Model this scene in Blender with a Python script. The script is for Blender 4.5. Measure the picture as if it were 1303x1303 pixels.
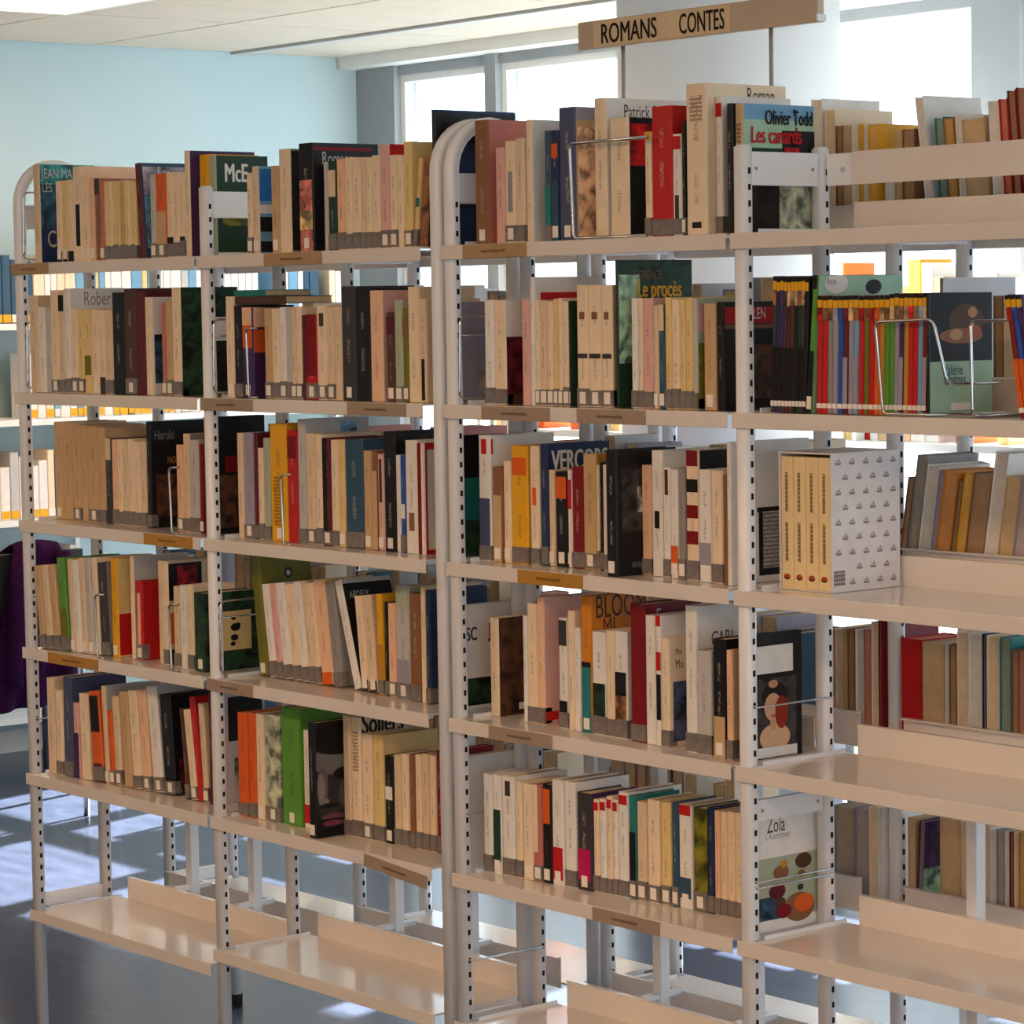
import bpy, bmesh, math, random
from mathutils import Vector, Matrix

scene = bpy.context.scene
for o in list(bpy.data.objects):
    bpy.data.objects.remove(o)
col = scene.collection
RND = random.Random(7)
PI = math.pi

# ---------------------------------------------------------------- camera
cam_data = bpy.data.cameras.new('camera')
cam = bpy.data.objects.new('camera', cam_data)
col.objects.link(cam)
CR = Vector((0.6339594, 0.7732017, -0.0159565)); CU = Vector((-0.0464723, 0.0586823, 0.9971944)); CF = Vector((-0.7719688, 0.6314392, -0.0731346))
cam.matrix_world = Matrix(((CR.x, CU.x, -CF.x, 5.8705), (CR.y, CU.y, -CF.y, -3.302), (CR.z, CU.z, -CF.z, 1.7399), (0, 0, 0, 1)))
cam_data.sensor_width = 36.0
cam_data.lens = 36.0 * 3600 / 1303
cam_data.clip_end = 200
scene.camera = cam

# ---------------------------------------------------------------- sky, sun, exposure
world = bpy.data.worlds.new('world'); scene.world = world
world.use_nodes = True
wn = world.node_tree.nodes['Background']
wn.inputs[0].default_value = (0.78, 0.90, 1.0, 1)
wn.inputs[1].default_value = 3.4
sun_data = bpy.data.lights.new('sun', 'SUN'); sun_data.energy = 62.0; sun_data.angle = 0.01; sun_data.color = (1, .96, .9)
sun = bpy.data.objects.new('sun', sun_data); col.objects.link(sun)
sun.rotation_euler = Vector((.27, -1.0, -.80)).to_track_quat('-Z', 'Y').to_euler()
sun.location = (0, 12, 9)
LAMP_STRENGTH = 14.0
LAMP_COLOUR = (1.0, .635, .37)
vs = scene.view_settings
vs.view_transform = 'Standard'; vs.look = 'None'; vs.gamma = 1.0; vs.exposure = 0.0
vs.use_curve_mapping = False

# ---------------------------------------------------------------- data
PALETTE = {'cr':(242,220,188), 'w':(238,234,228), 'be':(228,204,172), 'tn':(205,172,128), 'br':(140,96,64), 'db':(84,56,40), 'bk':(26,24,26), 'dk':(62,58,60), 'gr':(150,146,144), 'lg':(196,194,192), 'rd':(196,30,32), 'dr':(128,18,28), 'or':(226,100,36), 'pe':(240,196,160), 'ye':(236,176,32), 'yc':(232,204,140), 'ol':(116,116,36), 'gn':(96,156,58), 'dg':(34,62,44), 'tl':(40,128,128), 'bl':(40,84,170), 'nb':(34,52,92), 'lb':(120,168,200), 'pu':(72,44,92), 'pk':(226,178,168), 'sl':(74,82,116), 'mg':(190,24,90), 'mt':(168,206,178), 'ro':(196,120,108), 'gv':(160,154,172), 'oc':(196,140,50), 'mr':(96,28,40), 'sb':(52,84,108), 'gg':(176,184,160), 'am':(224,138,36), 'bb':(36,118,194)}
COLOUR_NAME = {'cr': 'cream', 'w': 'white', 'be': 'beige', 'tn': 'tan', 'br': 'brown', 'db': 'dark brown', 'bk': 'black', 'dk': 'charcoal', 'gr': 'grey', 'lg': 'pale grey', 'rd': 'red', 'dr': 'dark red', 'pe': 'peach', 'ye': 'yellow', 'yc': 'pale yellow', 'ol': 'olive', 'gn': 'green', 'dg': 'dark green', 'tl': 'teal', 'bl': 'blue', 'nb': 'navy', 'lb': 'light blue', 'pu': 'purple', 'pk': 'pink', 'sl': 'slate blue', 'mg': 'magenta', 'mt': 'mint green', 'ro': 'rose', 'gv': 'grey violet', 'oc': 'ochre', 'mr': 'maroon', 'sb': 'steel blue', 'gg': 'grey green', 'or': 'orange', 'am': 'amber', 'bb': 'bright blue'}
BOOKS = [
(0,1,0,.0595,.0269,.03,.2272,.15,0,'be','nb',0,0,1,'','teal cover lettered in white',[],[('pic', 0.0, 1, 0.35, 0.8, 'sb'), ('pic', 0, 1, 0.8, 1, 'tl'), ('text', 'JEAN MAR', 0.05, 0.86, 0.026, 'lg', 0), ('text', 'LES', 0.05, 0.72, 0.024, 'lg', 0), ('text', 'CL', 0.12, 0.16, 0.045, 'be', 0)]),
(0,1,0,.1599,.0248,.03,.1846,.11,0,'cr','cr',0,1,1,'','',[(0.0,0.13,'bk')],[]),
(0,1,0,.186,.0233,.03,.1849,.11,0,'yc','yc',0,1,1,'','',[(0.0,0.13,'bk')],[]),
(0,1,0,.2106,.0259,.03,.1853,.11,0,'cr','cr',0,0,1,'','',[(0,0.13,'bk')],[]),
(0,1,0,.2378,.0395,.03,.2141,.15,0,'cr','pe',0,0,1,'','tall peach cover',[(0.16,0.6,'bk','n')],[]),
(0,1,0,.2786,.0269,.03,.1866,.11,0,'cr','cr',0,1,1,'','',[],[]),
(0,1,0,.3068,.024,.03,.1853,.11,0,'pe','pe',0,1,1,'','',[],[]),
(0,1,0,.332,.0184,.03,.1829,.11,0,'br','br',0,0,1,'','',[(0.8,1,'dk')],[]),
(0,1,0,.3517,.0183,.03,.1799,.11,0,'ro','ro',0,1,1,'','',[],[]),
(0,1,0,.3714,.0174,.03,.1746,.11,0,'yc','yc',1,0,1,'','',[],[]),
(0,1,0,.3901,.0165,.03,.1744,.11,0,'cr','cr',1,0,1,'','',[],[]),
(0,1,0,.4079,.0162,.03,.1738,.11,0,'yc','yc',1,0,1,'','',[],[]),
(0,1,0,.4254,.0121,.03,.1731,.11,0,'yc','yc',1,0,1,'','',[],[]),
(0,1,0,.4388,.0144,.03,.1759,.11,0,'tn','tn',1,0,1,'','',[],[]),
(0,1,0,.4545,.0124,.03,.1746,.11,0,'yc','yc',1,0,1,'','',[],[]),
(0,1,0,.4682,.0116,.03,.1723,.11,0,'cr','cr',1,0,1,'','',[],[]),
(0,1,0,.4812,.0111,.03,.1712,.11,0,'yc','yc',1,0,1,'','',[],[]),
(0,1,0,.4936,.0119,.03,.17,.11,0,'yc','yc',1,0,1,'','',[],[]),
(0,1,0,.5202,.0203,.03,.2086,.15,-4.5,'mr','sb',0,0,1,'','teal patterned cover',[],[('pic', 0.05, 0.95, 0.1, 0.65, 'lb'), ('pic', 0.05, 0.95, 0.66, 0.96, 'gv'), ('text', 'Les', 0.3, 0.84, 0.03, 'w', 0)]),
(0,1,0,.5639,.0217,.03,.1818,.11,0,'lg','lg',1,1,1,'','',[],[]),
(0,1,0,.5869,.0423,.03,.1821,.11,0,'or','or',1,1,1,'','',[(0,0.55,'tn')],[]),
(0,1,0,.6305,.0257,.03,.1828,.11,0,'cr','cr',1,0,1,'','',[(0.14,0.24,'bk')],[]),
(0,1,0,.6575,.0218,.03,.181,.11,0,'cr','cr',1,0,1,'','',[],[]),
(0,1,0,.6806,.0217,.03,.1813,.11,0,'cr','cr',1,0,1,'','',[(0.14,0.24,'bk')],[]),
(0,1,0,.7036,.0191,.03,.2259,.17,0,'cr','pu',0,0,1,'','tall with dark plum cover',[],[]),
(0,1,0,.724,.0367,.055,.2168,.13,0,'ye','ye',0,1,1,'','',[],[]),
(0,1,0,.762,.0246,.055,.2132,.135,0,'gg','dg',0,0,1,'','dark green cover with bold white lettering',[],[('text', 'McE', 0.16, 0.74, 0.044, 'w', 1), ('pic', 0.12, 0.75, 0.3, 0.55, 'ol'), ('rect', 0.05, 0.9, 0.6, 0.62, 'gn')]),
(0,2,0,.0368,.0377,.0225,.2249,.152,0,'be','be',0,0,1,'','',[],[]),
(0,2,0,.0758,.0315,.0231,.1982,.135,0,'w','w',0,1,1,'','',[],[]),
(0,2,0,.1086,.022,.0235,.1959,.135,0,'lg','lg',0,0,1,'','',[],[]),
(0,2,0,.1319,.0337,.0239,.2357,.152,0,'cr','cr',1,1,1,'','',[],[]),
(0,2,0,.1668,.0256,.0244,.2339,.152,0,'be','be',1,0,1,'','',[(0.8,0.96,'bk')],[]),
(0,2,0,.1937,.0241,.0248,.2388,.15,0,'w','w',1,0,1,'','tall white cover with grey lettering',[],[('text', 'Rober', 0.25, 0.84, 0.036, 'gr', 0)]),
(0,2,0,.2191,.0291,.0252,.1916,.11,0,'cr','cr',1,1,1,'','',[],[]),
(0,2,0,.2496,.0251,.0256,.1901,.11,0,'yc','yc',1,1,1,'','',[],[]),
(0,2,0,.276,.0313,.026,.1912,.11,0,'yc','yc',0,0,1,'','',[(0.22,0.45,'ol')],[]),
(0,2,0,.3085,.031,.0265,.1896,.11,0,'cr','cr',0,1,1,'','',[],[]),
(0,2,0,.3409,.0246,.0269,.188,.11,0,'cr','cr',0,0,1,'','',[(0,0.2,'dk')],[]),
(0,2,0,.3667,.0294,.0273,.1884,.11,0,'be','be',1,0,1,'','',[],[]),
(0,2,0,.3974,.0488,.0278,.227,.152,0,'bk','bk',0,0,1,'','',[],[]),
(0,2,0,.4475,.0458,.0285,.2353,.14,0,'db','db',1,1,1,'','',[],[]),
(0,2,0,.4946,.0357,.0292,.2295,.152,0,'mr','mr',0,0,1,'','',[],[]),
(0,2,0,.5315,.027,.0298,.215,.125,0,'cr','w',0,0,1,'','white cover with blue picture',[],[('pic', 0.05, 0.8, 0.12, 0.62, 'sb'), ('text', 'M', 0.35, 0.74, 0.02, 'gr', 0)]),
(0,2,0,.5966,.0171,.03,.2033,.135,0,'ro','ro',1,1,1,'','',[],[]),
(0,2,0,.6149,.024,.03,.2057,.135,0,'tn','tn',1,1,1,'','',[],[]),
(0,2,0,.6405,.0331,.03,.2348,.15,0,'cr','dg',1,0,1,'','dark green cover',[],[('pic', 0, 0.8, 0.05, 0.95, 'dg'), ('rect', 0.55, 0.95, 0.5, 0.72, 'w'), ('pic', 0.55, 0.95, 0.05, 0.48, 'bk')]),
(0,3,0,.0368,.0393,.0794,.2281,.15,0,'tn','be',0,1,1,'','',[],[]),
(0,3,0,.0776,.0402,.0795,.2284,.15,0,'tn','be',0,0,1,'','',[],[]),
(0,3,0,.1207,.0371,.0787,.2233,.1518,0,'tn','tn',1,1,1,'','',[],[]),
(0,3,0,.1606,.0288,.0781,.2231,.152,0,'tn','tn',0,0,1,'','',[],[]),
(0,3,0,.1917,.0457,.0775,.2219,.152,0,'tn','tn',1,1,1,'','',[],[]),
(0,3,0,.2406,.0282,.0767,.2191,.152,0,'tn','tn',1,0,1,'','',[],[]),
(0,3,0,.2718,.0254,.0761,.1956,.135,0,'dk','dk',0,0,1,'','',[(0.75,1,'be')],[]),
(0,3,0,.3006,.0234,.0756,.1938,.135,0,'pe','pe',1,0,1,'','',[],[]),
(0,3,0,.3259,.02,.0751,.1951,.135,0,'cr','cr',1,0,1,'','',[],[]),
(0,3,0,.3475,.0229,.0748,.1948,.135,0,'be','be',1,0,1,'','',[],[]),
(0,3,0,.3722,.0224,.0743,.1965,.135,0,'cr','cr',1,0,1,'','',[],[]),
(0,3,0,.3962,.0272,.0739,.1909,.11,0,'cr','cr',1,0,1,'','',[],[]),
(0,3,0,.4254,.0232,.0734,.1932,.135,0,'be','be',1,0,1,'','',[],[]),
(0,3,0,.454,.0156,.073,.2378,.15,0,'bk','bk',1,0,1,'','black cover with grey lettering',[],[('text', 'Haruki', 0.08, 0.83, 0.024, 'gr', 0), ('text', 'NOR', 0.3, 0.6, 0.018, 'oc', 0), ('pic', 0.1, 0.95, 0.1, 0.5, 'db')]),
(0,3,0,.5882,.0283,.0653,.1905,.11,0,'pe','pe',1,1,1,'','',[],[]),
(0,3,0,.6214,.0245,.0628,.2155,.152,0,'be','gr',1,0,1,'','',[],[]),
(0,3,0,.6494,.0372,.0606,.2028,.135,0,'lg','lg',1,0,1,'','',[],[]),
(0,3,0,.692,.0147,.0573,.1951,.135,0,'dr','dr',0,1,1,'','',[],[]),
(0,3,0,.7132,.0164,.0557,.254,.15,0,'db','bk',0,0,1,'','black cover with red block',[],[('pic', 0.2, 0.95, 0.05, 0.5, 'db'), ('rect', 0.3, 0.95, 0.52, 0.66, 'dr')]),
(0,4,0,.0552,.0261,.0173,.1938,.135,-6,'tn','tn',1,0,1,'','',[],[]),
(0,4,0,.0828,.0274,.0201,.1958,.135,-6,'be','be',1,0,1,'','',[],[]),
(0,4,0,.1116,.0272,.0231,.198,.135,-6,'tn','tn',1,0,1,'','',[],[]),
(0,4,0,.1402,.0324,.0272,.2159,.152,-4.5,'gn','gn',1,0,1,'','',[(0.1,0.45,'ol')],[]),
(0,4,0,.1739,.0179,.031,.2155,.152,-3,'be','be',0,1,1,'','',[],[]),
(0,4,0,.1932,.0247,.033,.2132,.135,-3,'w','w',0,1,1,'','',[],[]),
(0,4,0,.2192,.0205,.0357,.2195,.152,-3,'be','be',0,1,1,'','',[],[]),
(0,4,0,.2411,.0233,.0379,.2199,.152,-3,'lg','lg',0,1,1,'','',[],[]),
(0,4,0,.2657,.0225,.0405,.2228,.152,-3,'cr','cr',0,1,1,'','',[],[]),
(0,4,0,.2895,.0364,.043,.2132,.135,-3,'dk','gr',1,0,1,'','',[],[]),
(0,4,0,.3272,.0281,.0485,.2251,.14,0,'ye','yc',0,1,1,'','yellow cover with red lower half',[],[('rect', 0, 1, 0.02, 0.44, 'rd'), ('pic', 0.55, 0.85, 0.55, 0.85, 'db'), ('text', 'Co', 0.5, 0.32, 0.02, 'w', 0), ('text', 'cle', 0.4, 0.14, 0.02, 'w', 0)]),
(0,4,0,.3914,.0147,.0597,.2328,.15,0,'cr','lg',0,0,1,'','',[],[]),
(0,4,0,.4098,.0284,.0618,.178,.125,0,'rd','rd',1,1,1,'','red cover',[(0.1,0.85,'pe','n')],[('pic', 0.5, 0.9, 0.5, 0.75, 'mr'), ('text', 'NI', 0.5, 0.5, 0.02, 'w', 0)]),
(0,4,0,.5127,.0191,.0575,.2301,.152,0,'be','be',0,0,1,'','',[],[]),
(0,4,0,.5351,.0202,.0557,.2302,.13,0,'cr','be',1,0,1,'','cover with black picture and orange patch',[],[('pic', 0, 0.7, 0.62, 0.98, 'bk'), ('pic', 0.2, 0.6, 0.7, 0.95, 'dr'), ('rect', 0, 0.35, 0.2, 0.5, 'or')]),
(0,4,0,.584,.026,.0516,.1784,.11,0,'be','be',1,0,1,'','',[],[]),
(0,4,0,.6144,.0282,.0491,.1832,.11,0,'w','w',0,1,1,'','',[],[]),
(0,4,0,.6473,.0244,.0465,.1863,.11,0,'cr','cr',1,0,1,'','',[],[]),
(0,4,0,.6781,.0454,.0439,.1717,.14,0,'dg','dg',0,1,1,'pic','green leafy cover with cream panel',[],[('rect', 0.28, 0.85, 0.25, 0.75, 'yc'), ('disc', 0.52, 0.66, 0.03, 'bk'), ('disc', 0.55, 0.54, 0.055, 'bk'), ('disc', 0.6, 0.57, 0.03, 'bk'), ('disc', 0.53, 0.41, 0.045, 'bk'), ('disc', 0.5, 0.33, 0.03, 'bk')]),
(0,5,0,.0368,.0328,.0409,.2262,.152,0,'be','be',0,0,1,'','',[],[]),
(0,5,0,.0709,.0312,.0434,.2001,.135,0,'cr','cr',1,0,1,'','',[],[]),
(0,5,0,.1035,.0378,.0462,.234,.15,0,'sl','sl',1,0,1,'','slate blue cover',[],[]),
(0,5,0,.1425,.0239,.0491,.1762,.11,0,'pk','pk',0,0,1,'','',[(0.0,0.6,'pu')],[]),
(0,5,0,.1724,.0373,.0507,.2006,.135,-1.5,'cr','cr',0,0,1,'','',[],[]),
(0,5,0,.2215,.0422,.0543,.2091,.135,-4.5,'or','or',1,0,1,'','',[(0.55,0.95,'bk'),(0.0,0.2,'mr')],[]),
(0,5,0,.2652,.0167,.0588,.2248,.15,-3,'be','lg',0,1,1,'','',[],[]),
(0,5,0,.2832,.0205,.0601,.1703,.11,-3,'or','or',1,1,1,'','',[],[]),
(0,5,0,.305,.0269,.0619,.205,.135,-3,'be','be',1,1,1,'','',[],[]),
(0,5,0,.3387,.0331,.0649,.2182,.152,-4.5,'tn','tn',0,0,1,'','',[],[]),
(0,5,0,.3732,.0354,.0675,.2242,.152,-4.5,'cr','cr',1,0,1,'','',[],[]),
(0,5,0,.41,.0326,.0703,.2283,.152,-4.5,'pe','pe',1,1,1,'','',[],[]),
(0,5,0,.4501,.0404,.0738,.2394,.15,-6,'w','lg',1,1,1,'','',[],[]),
(0,5,0,.4919,.043,.0774,.2254,.15,-4.5,'bk','bk',1,1,1,'','black cover',[],[('pic', 0.1, 0.9, 0.05, 0.35, 'mr'), ('pic', 0.2, 0.9, 0.4, 0.75, 'nb'), ('text', 'Un', 0.3, 0.72, 0.025, 'lg', 0)]),
(0,5,0,.5732,.0153,.0792,.2012,.135,-6,'db','db',1,0,1,'','',[],[]),
(0,5,0,.5952,.0272,.0792,.2009,.135,-7.5,'cr','cr',1,1,1,'','',[],[]),
(0,5,0,.624,.0211,.0791,.232,.1514,-7.5,'rd','rd',0,0,1,'','',[],[]),
(0,5,0,.6465,.0209,.079,.2197,.1515,-4.5,'be','be',1,1,1,'','',[],[]),
(0,5,0,.6718,.0149,.0789,.2464,.14,0,'mr','lg',0,0,1,'','',[],[('rect', 0.3, 0.95, 0.55, 0.95, 'bk'), ('pic', 0.4, 0.9, 0.1, 0.4, 'gr')]),
(1,1,0,.9402,.0195,.03,.1678,.11,0,'cr','cr',1,1,1,'','',[],[]),
(1,1,0,.961,.0222,.03,.1804,.13,0,'be','lb',0,1,1,'','blue white and black striped cover',[],[('rect', 0, 1, 0.6, 0.97, 'bb'), ('rect', 0, 1, 0.46, 0.56, 'w'), ('rect', 0, 1, 0.25, 0.42, 'bk'), ('rect', 0, 1, 0.02, 0.14, 'bk')]),
(1,1,0,1.0296,.0273,.03,.1779,.11,0,'tn','tn',0,1,1,'','',[],[]),
(1,1,0,1.0595,.0395,.03,.2103,.15,0,'cr','gr',0,0,1,'','tall with grey dotted cover',[],[('dots', 0.02, 0.98, 0.02, 0.98, 'dk')]),
(1,1,0,1.144,.0487,.02,.2173,.165,0,'bk','bk',0,1,1,'','thick black cover lettered Romans',[(0.0,0.66,'ro','p'),(0.2,0.38,'yc','p')],[('text', 'Romans', 0.14, 0.8, 0.03, 'lg', 0), ('rect', 0, 0.9, 0.93, 0.96, 'dr')]),
(1,1,0,1.2151,.0141,.03,.1768,.11,0,'lg','lg',0,0,1,'','',[],[]),
(1,1,0,1.2305,.0272,.03,.1777,.11,0,'dg','dg',1,0,1,'','',[(0.6,0.9,'be')],[]),
(1,1,0,1.2602,.0265,.03,.1806,.11,0,'pe','pe',1,0,1,'','',[],[]),
(1,1,0,1.2879,.0239,.03,.1823,.11,0,'cr','cr',1,0,1,'','',[],[]),
(1,1,0,1.3131,.0261,.03,.1786,.11,0,'cr','cr',1,0,1,'','',[],[]),
(1,1,0,1.3405,.0158,.03,.18,.11,0,'be','be',1,0,1,'','',[],[]),
(1,1,0,1.3577,.0187,.03,.1787,.11,0,'cr','cr',1,0,1,'','',[],[]),
(1,1,0,1.3776,.0258,.03,.1817,.11,0,'cr','cr',1,0,1,'','',[],[]),
(1,1,0,1.4047,.0297,.03,.2015,.14,0,'pk','rd',1,1,1,'','',[],[]),
(1,1,0,1.4357,.0232,.03,.1798,.11,0,'cr','cr',1,1,1,'','',[],[]),
(1,1,0,1.4602,.0206,.03,.177,.11,0,'cr','cr',0,0,1,'','',[],[]),
(1,1,0,1.4821,.0241,.03,.2026,.14,0,'yc','yc',1,1,1,'','',[],[]),
(1,1,0,1.5075,.013,.03,.1699,.11,7.5,'yc','yc',1,0,1,'','',[(0.45,0.55,'tl')],[]),
(1,1,0,1.5264,.0251,.03,.1712,.14,6,'br','db',0,0,1,'pic','',[],[]),
(1,1,0,1.571,.0112,.03,.259,.2,0,'bk','nb',0,0,1,'','large navy cover',[],[('pic', 0, 1, 0.75, 0.98, 'bk'), ('dots', 0.3, 0.95, 0.42, 0.5, 'lg')]),
(1,2,0,.8503,.0293,.03,.2125,.135,0,'cr','cr',0,1,1,'','',[],[]),
(1,2,0,.8811,.029,.03,.1933,.135,0,'bk','bk',1,0,1,'','',[],[]),
(1,2,0,.9119,.0385,.03,.1891,.12,0,'pu','pu',0,1,1,'','purple and orange cover',[(0.55,0.8,'or'),(0.8,1,'pe')],[('rect', 0, 1, 0.5, 0.75, 'or'), ('rect', 0, 1, 0.78, 1, 'pe')]),
(1,2,0,.9936,.0255,.03,.186,.11,0,'tn','tn',1,1,1,'','',[],[]),
(1,2,0,1.0204,.028,.03,.1856,.11,0,'cr','cr',1,0,1,'','',[],[]),
(1,2,0,1.0497,.0206,.03,.1883,.11,0,'w','w',1,1,1,'','',[],[]),
(1,2,0,1.0716,.0168,.03,.1839,.11,0,'lg','lg',1,0,1,'','',[],[]),
(1,2,0,1.0897,.0171,.03,.1885,.11,0,'be','be',1,1,1,'','',[],[]),
(1,2,0,1.1081,.0184,.03,.1893,.11,0,'cr','cr',1,1,1,'','',[],[]),
(1,2,0,1.1278,.0127,.03,.1712,.11,0,'mr','mr',0,0,1,'','',[],[]),
(1,2,0,1.1418,.0376,.03,.1726,.11,0,'rd','rd',1,1,1,'','',[(0.28,1,'dr')],[]),
(1,2,0,1.1807,.0346,.03,.1904,.11,0,'cr','cr',1,1,1,'','',[(0.78,0.92,'dk','n')],[]),
(1,2,0,1.2166,.024,.03,.1863,.11,0,'be','be',1,1,1,'','',[],[]),
(1,2,0,1.242,.0238,.03,.1884,.11,0,'be','be',0,0,1,'','',[],[]),
(1,2,0,1.2671,.0464,.03,.2276,.15,0,'dk','dk',0,1,1,'','',[],[]),
(1,2,0,1.3148,.0471,.03,.2225,.15,0,'bk','bk',0,0,1,'','',[],[]),
(1,2,0,1.3632,.0397,.03,.2181,.13,0,'pe','pk',0,0,1,'','pale pink cover',[],[]),
(1,2,0,1.4168,.0239,.03,.1749,.11,0,'db','db',0,1,1,'','',[(0.75,0.95,'mr')],[]),
(1,2,0,1.4428,.0249,.03,.1987,.135,0,'gg','gg',1,1,1,'','',[],[]),
(1,2,0,1.469,.0163,.03,.1825,.11,0,'ol','ol',0,1,1,'','',[(0.7,0.9,'br')],[]),
(1,2,0,1.4867,.0341,.03,.2235,.14,0,'cr','be',0,0,1,'','',[],[]),
(1,2,0,1.5221,.022,.03,.2,.135,0,'be','be',0,0,1,'','',[(0.02,0.42,'bk','n')],[]),
(1,2,0,1.5688,.0152,.03,.1931,.16,0,'lg','gv',0,0,1,'','grey cover with blue stripe',[],[('rect', 0.68, 0.8, 0.1, 0.75, 'lb'), ('rect', 0.8, 0.95, 0.7, 0.95, 'mr'), ('pic', 0.6, 0.95, 0.0, 0.3, 'gr')]),
(1,3,0,.844,.0223,.055,.223,.152,0,'be','be',0,0,1,'','',[],[]),
(1,3,0,.8675,.0362,.0553,.2244,.14,0,'gv','bk',1,1,1,'','',[],[]),
(1,3,0,.9051,.0135,.0558,.2233,.152,0,'mr','mr',1,0,1,'','',[],[]),
(1,3,0,.9199,.0191,.056,.1932,.135,0,'cr','cr',1,0,1,'','',[],[]),
(1,3,0,.9403,.0245,.0562,.215,.152,0,'gg','gg',1,0,1,'','',[],[]),
(1,3,0,.9661,.0585,.0566,.2456,.14,0,'ye','ye',0,1,1,'','yellow with black script spine',[(0.12,0.55,'ye','script')],[]),
(1,3,0,1.027,.0347,.0575,.2337,.152,0,'rd','rd',0,0,1,'','',[(0.75,0.95,'dr')],[]),
(1,3,0,1.0646,.0277,.058,.2571,.165,0,'lg','lg',1,0,1,'','tall pale grey cover',[],[('rect', 0.2, 0.9, 0.78, 0.84, 'bk'), ('pic', 0.55, 0.8, 0.88, 0.97, 'lb')]),
(1,3,0,1.0936,.0315,.0583,.2279,.152,0,'be','be',1,1,1,'','',[],[]),
(1,3,0,1.1264,.0233,.0588,.2268,.152,0,'cr','cr',1,0,1,'','',[],[]),
(1,3,0,1.151,.0271,.0591,.2205,.14,0,'mr','dr',1,1,1,'','',[(0,1,'bk','h')],[]),
(1,3,0,1.1793,.023,.0595,.2174,.152,0,'cr','cr',1,0,1,'','',[],[]),
(1,3,0,1.2036,.0228,.0598,.2188,.152,0,'yc','yc',0,1,1,'','',[],[]),
(1,3,0,1.2277,.0597,.0601,.2202,.14,0,'sb','sb',1,0,1,'','steel blue',[],[]),
(1,3,0,1.2888,.0261,.0609,.1984,.135,0,'tn','tn',0,1,1,'','',[],[]),
(1,3,0,1.3161,.0184,.0613,.1984,.135,0,'br','br',0,0,1,'','',[(0,0.8,'tn')],[]),
(1,3,0,1.3358,.0195,.0616,.193,.135,0,'pk','pk',0,1,1,'','',[(0.5,0.95,'dk','n')],[]),
(1,3,0,1.3567,.0367,.0619,.2385,.14,0,'bk','bk',0,1,1,'','',[],[('pic', 0.5, 0.95, 0.8, 0.97, 'db')]),
(1,3,0,1.3947,.0131,.0624,.1926,.135,0,'w','w',0,0,1,'','',[],[]),
(1,3,0,1.409,.0155,.0625,.193,.135,0,'bl','bl',1,0,1,'','',[(0.35,0.5,'w')],[]),
(1,3,0,1.4258,.0385,.0628,.223,.152,0,'w','w',0,1,1,'','',[(0.2,0.36,'br','n')],[]),
(1,3,0,1.4655,.02,.0633,.219,.13,0,'w','w',0,0,1,'','white cover framed in red',[(0,1,'dr','h')],[('rect', 0, 1, 0.94, 1, 'rd'), ('rect', 0, 1, 0, 0.04, 'rd'), ('rect', 0, 0.06, 0, 1, 'rd')]),
(1,3,0,1.5704,.0136,.03,.2355,.16,0,'bk','tl',0,0,1,'','teal cover with black top',[],[('rect', 0, 1, 0.65, 1, 'bk'), ('text', 'de', 0.8, 0.75, 0.03, 'lg', 0), ('pic', 0, 1, 0, 0.3, 'dg')]),
(1,4,0,.8517,.0311,.0957,.2597,.1348,-6,'ol','ol',0,1,1,'','tall olive green cover',[],[('disc', 0.55, 0.83, 0.05, 'dk'), ('disc', 0.55, 0.83, 0.025, 'lg'), ('pic', 0, 0.8, 0, 0.3, 'ol')]),
(1,4,0,.8895,.0251,.0967,.199,.1338,-7.5,'w','w',1,0,1,'','',[],[]),
(1,4,0,.9161,.0227,.0974,.2022,.1331,-7.5,'pk','pk',1,0,1,'','',[],[]),
(1,4,0,.9403,.0309,.0981,.2048,.1324,-7.5,'w','w',1,0,1,'','',[],[]),
(1,4,0,.9728,.0299,.099,.204,.1315,-7.5,'cr','cr',1,0,1,'','',[],[]),
(1,4,0,1.0042,.0254,.0998,.2119,.1307,-7.5,'w','w',1,0,1,'','',[],[]),
(1,4,0,1.0311,.0192,.1006,.2154,.1299,-7.5,'be','be',1,0,1,'','',[],[]),
(1,4,0,1.0518,.022,.1011,.2123,.1294,-7.5,'cr','cr',1,0,1,'','',[],[]),
(1,4,0,1.0753,.0388,.1018,.2194,.1287,-7.5,'pe','yc',0,0,1,'','',[(0.0,0.12,'or')],[]),
(1,4,0,1.1157,.0317,.103,.2161,.1275,-7.5,'gr','gr',1,0,1,'','',[],[]),
(1,4,0,1.1846,.0235,.1041,.2282,.1264,-16.5,'w','bk',0,0,1,'','black cover leaning left',[],[('text', 'ABDELK', 0.12, 0.82, 0.018, 'lg', 0), ('text', 'CAFE', 0.3, 0.66, 0.022, 'gr', 0), ('rect', 0.1, 0.7, 0.02, 0.09, 'w'), ('rect', 0, 1, 0.96, 1, 'lg')]),
(1,4,0,1.2105,.0273,.1033,.1954,.1272,-6,'cr','cr',0,1,1,'','',[(0,0.12,'dk')],[]),
(1,4,0,1.241,.0284,.1014,.1994,.1291,-6,'be','be',0,1,1,'','',[(0,0.12,'dk')],[]),
(1,4,0,1.2753,.0192,.0992,.2049,.1313,-1.5,'ye','ye',1,0,1,'','',[(0.1,0.5,'oc')],[]),
(1,4,0,1.2996,.0115,.0979,.1906,.11,0,'bk','bk',1,0,1,'','',[],[]),
(1,4,0,1.3128,.0259,.097,.1894,.11,0,'pe','pe',1,1,1,'','',[],[]),
(1,4,0,1.3433,.0443,.0943,.228,.1362,0,'lg','gg',1,1,1,'','',[(0.0,0.35,'gv'),(0.8,1,'gg')],[]),
(1,4,0,1.3951,.0351,.0897,.2161,.1408,0,'br','br',1,0,1,'','',[],[]),
(1,4,0,1.4356,.0153,.0861,.2318,.1444,0,'cr','cr',0,0,1,'','',[],[]),
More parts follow.
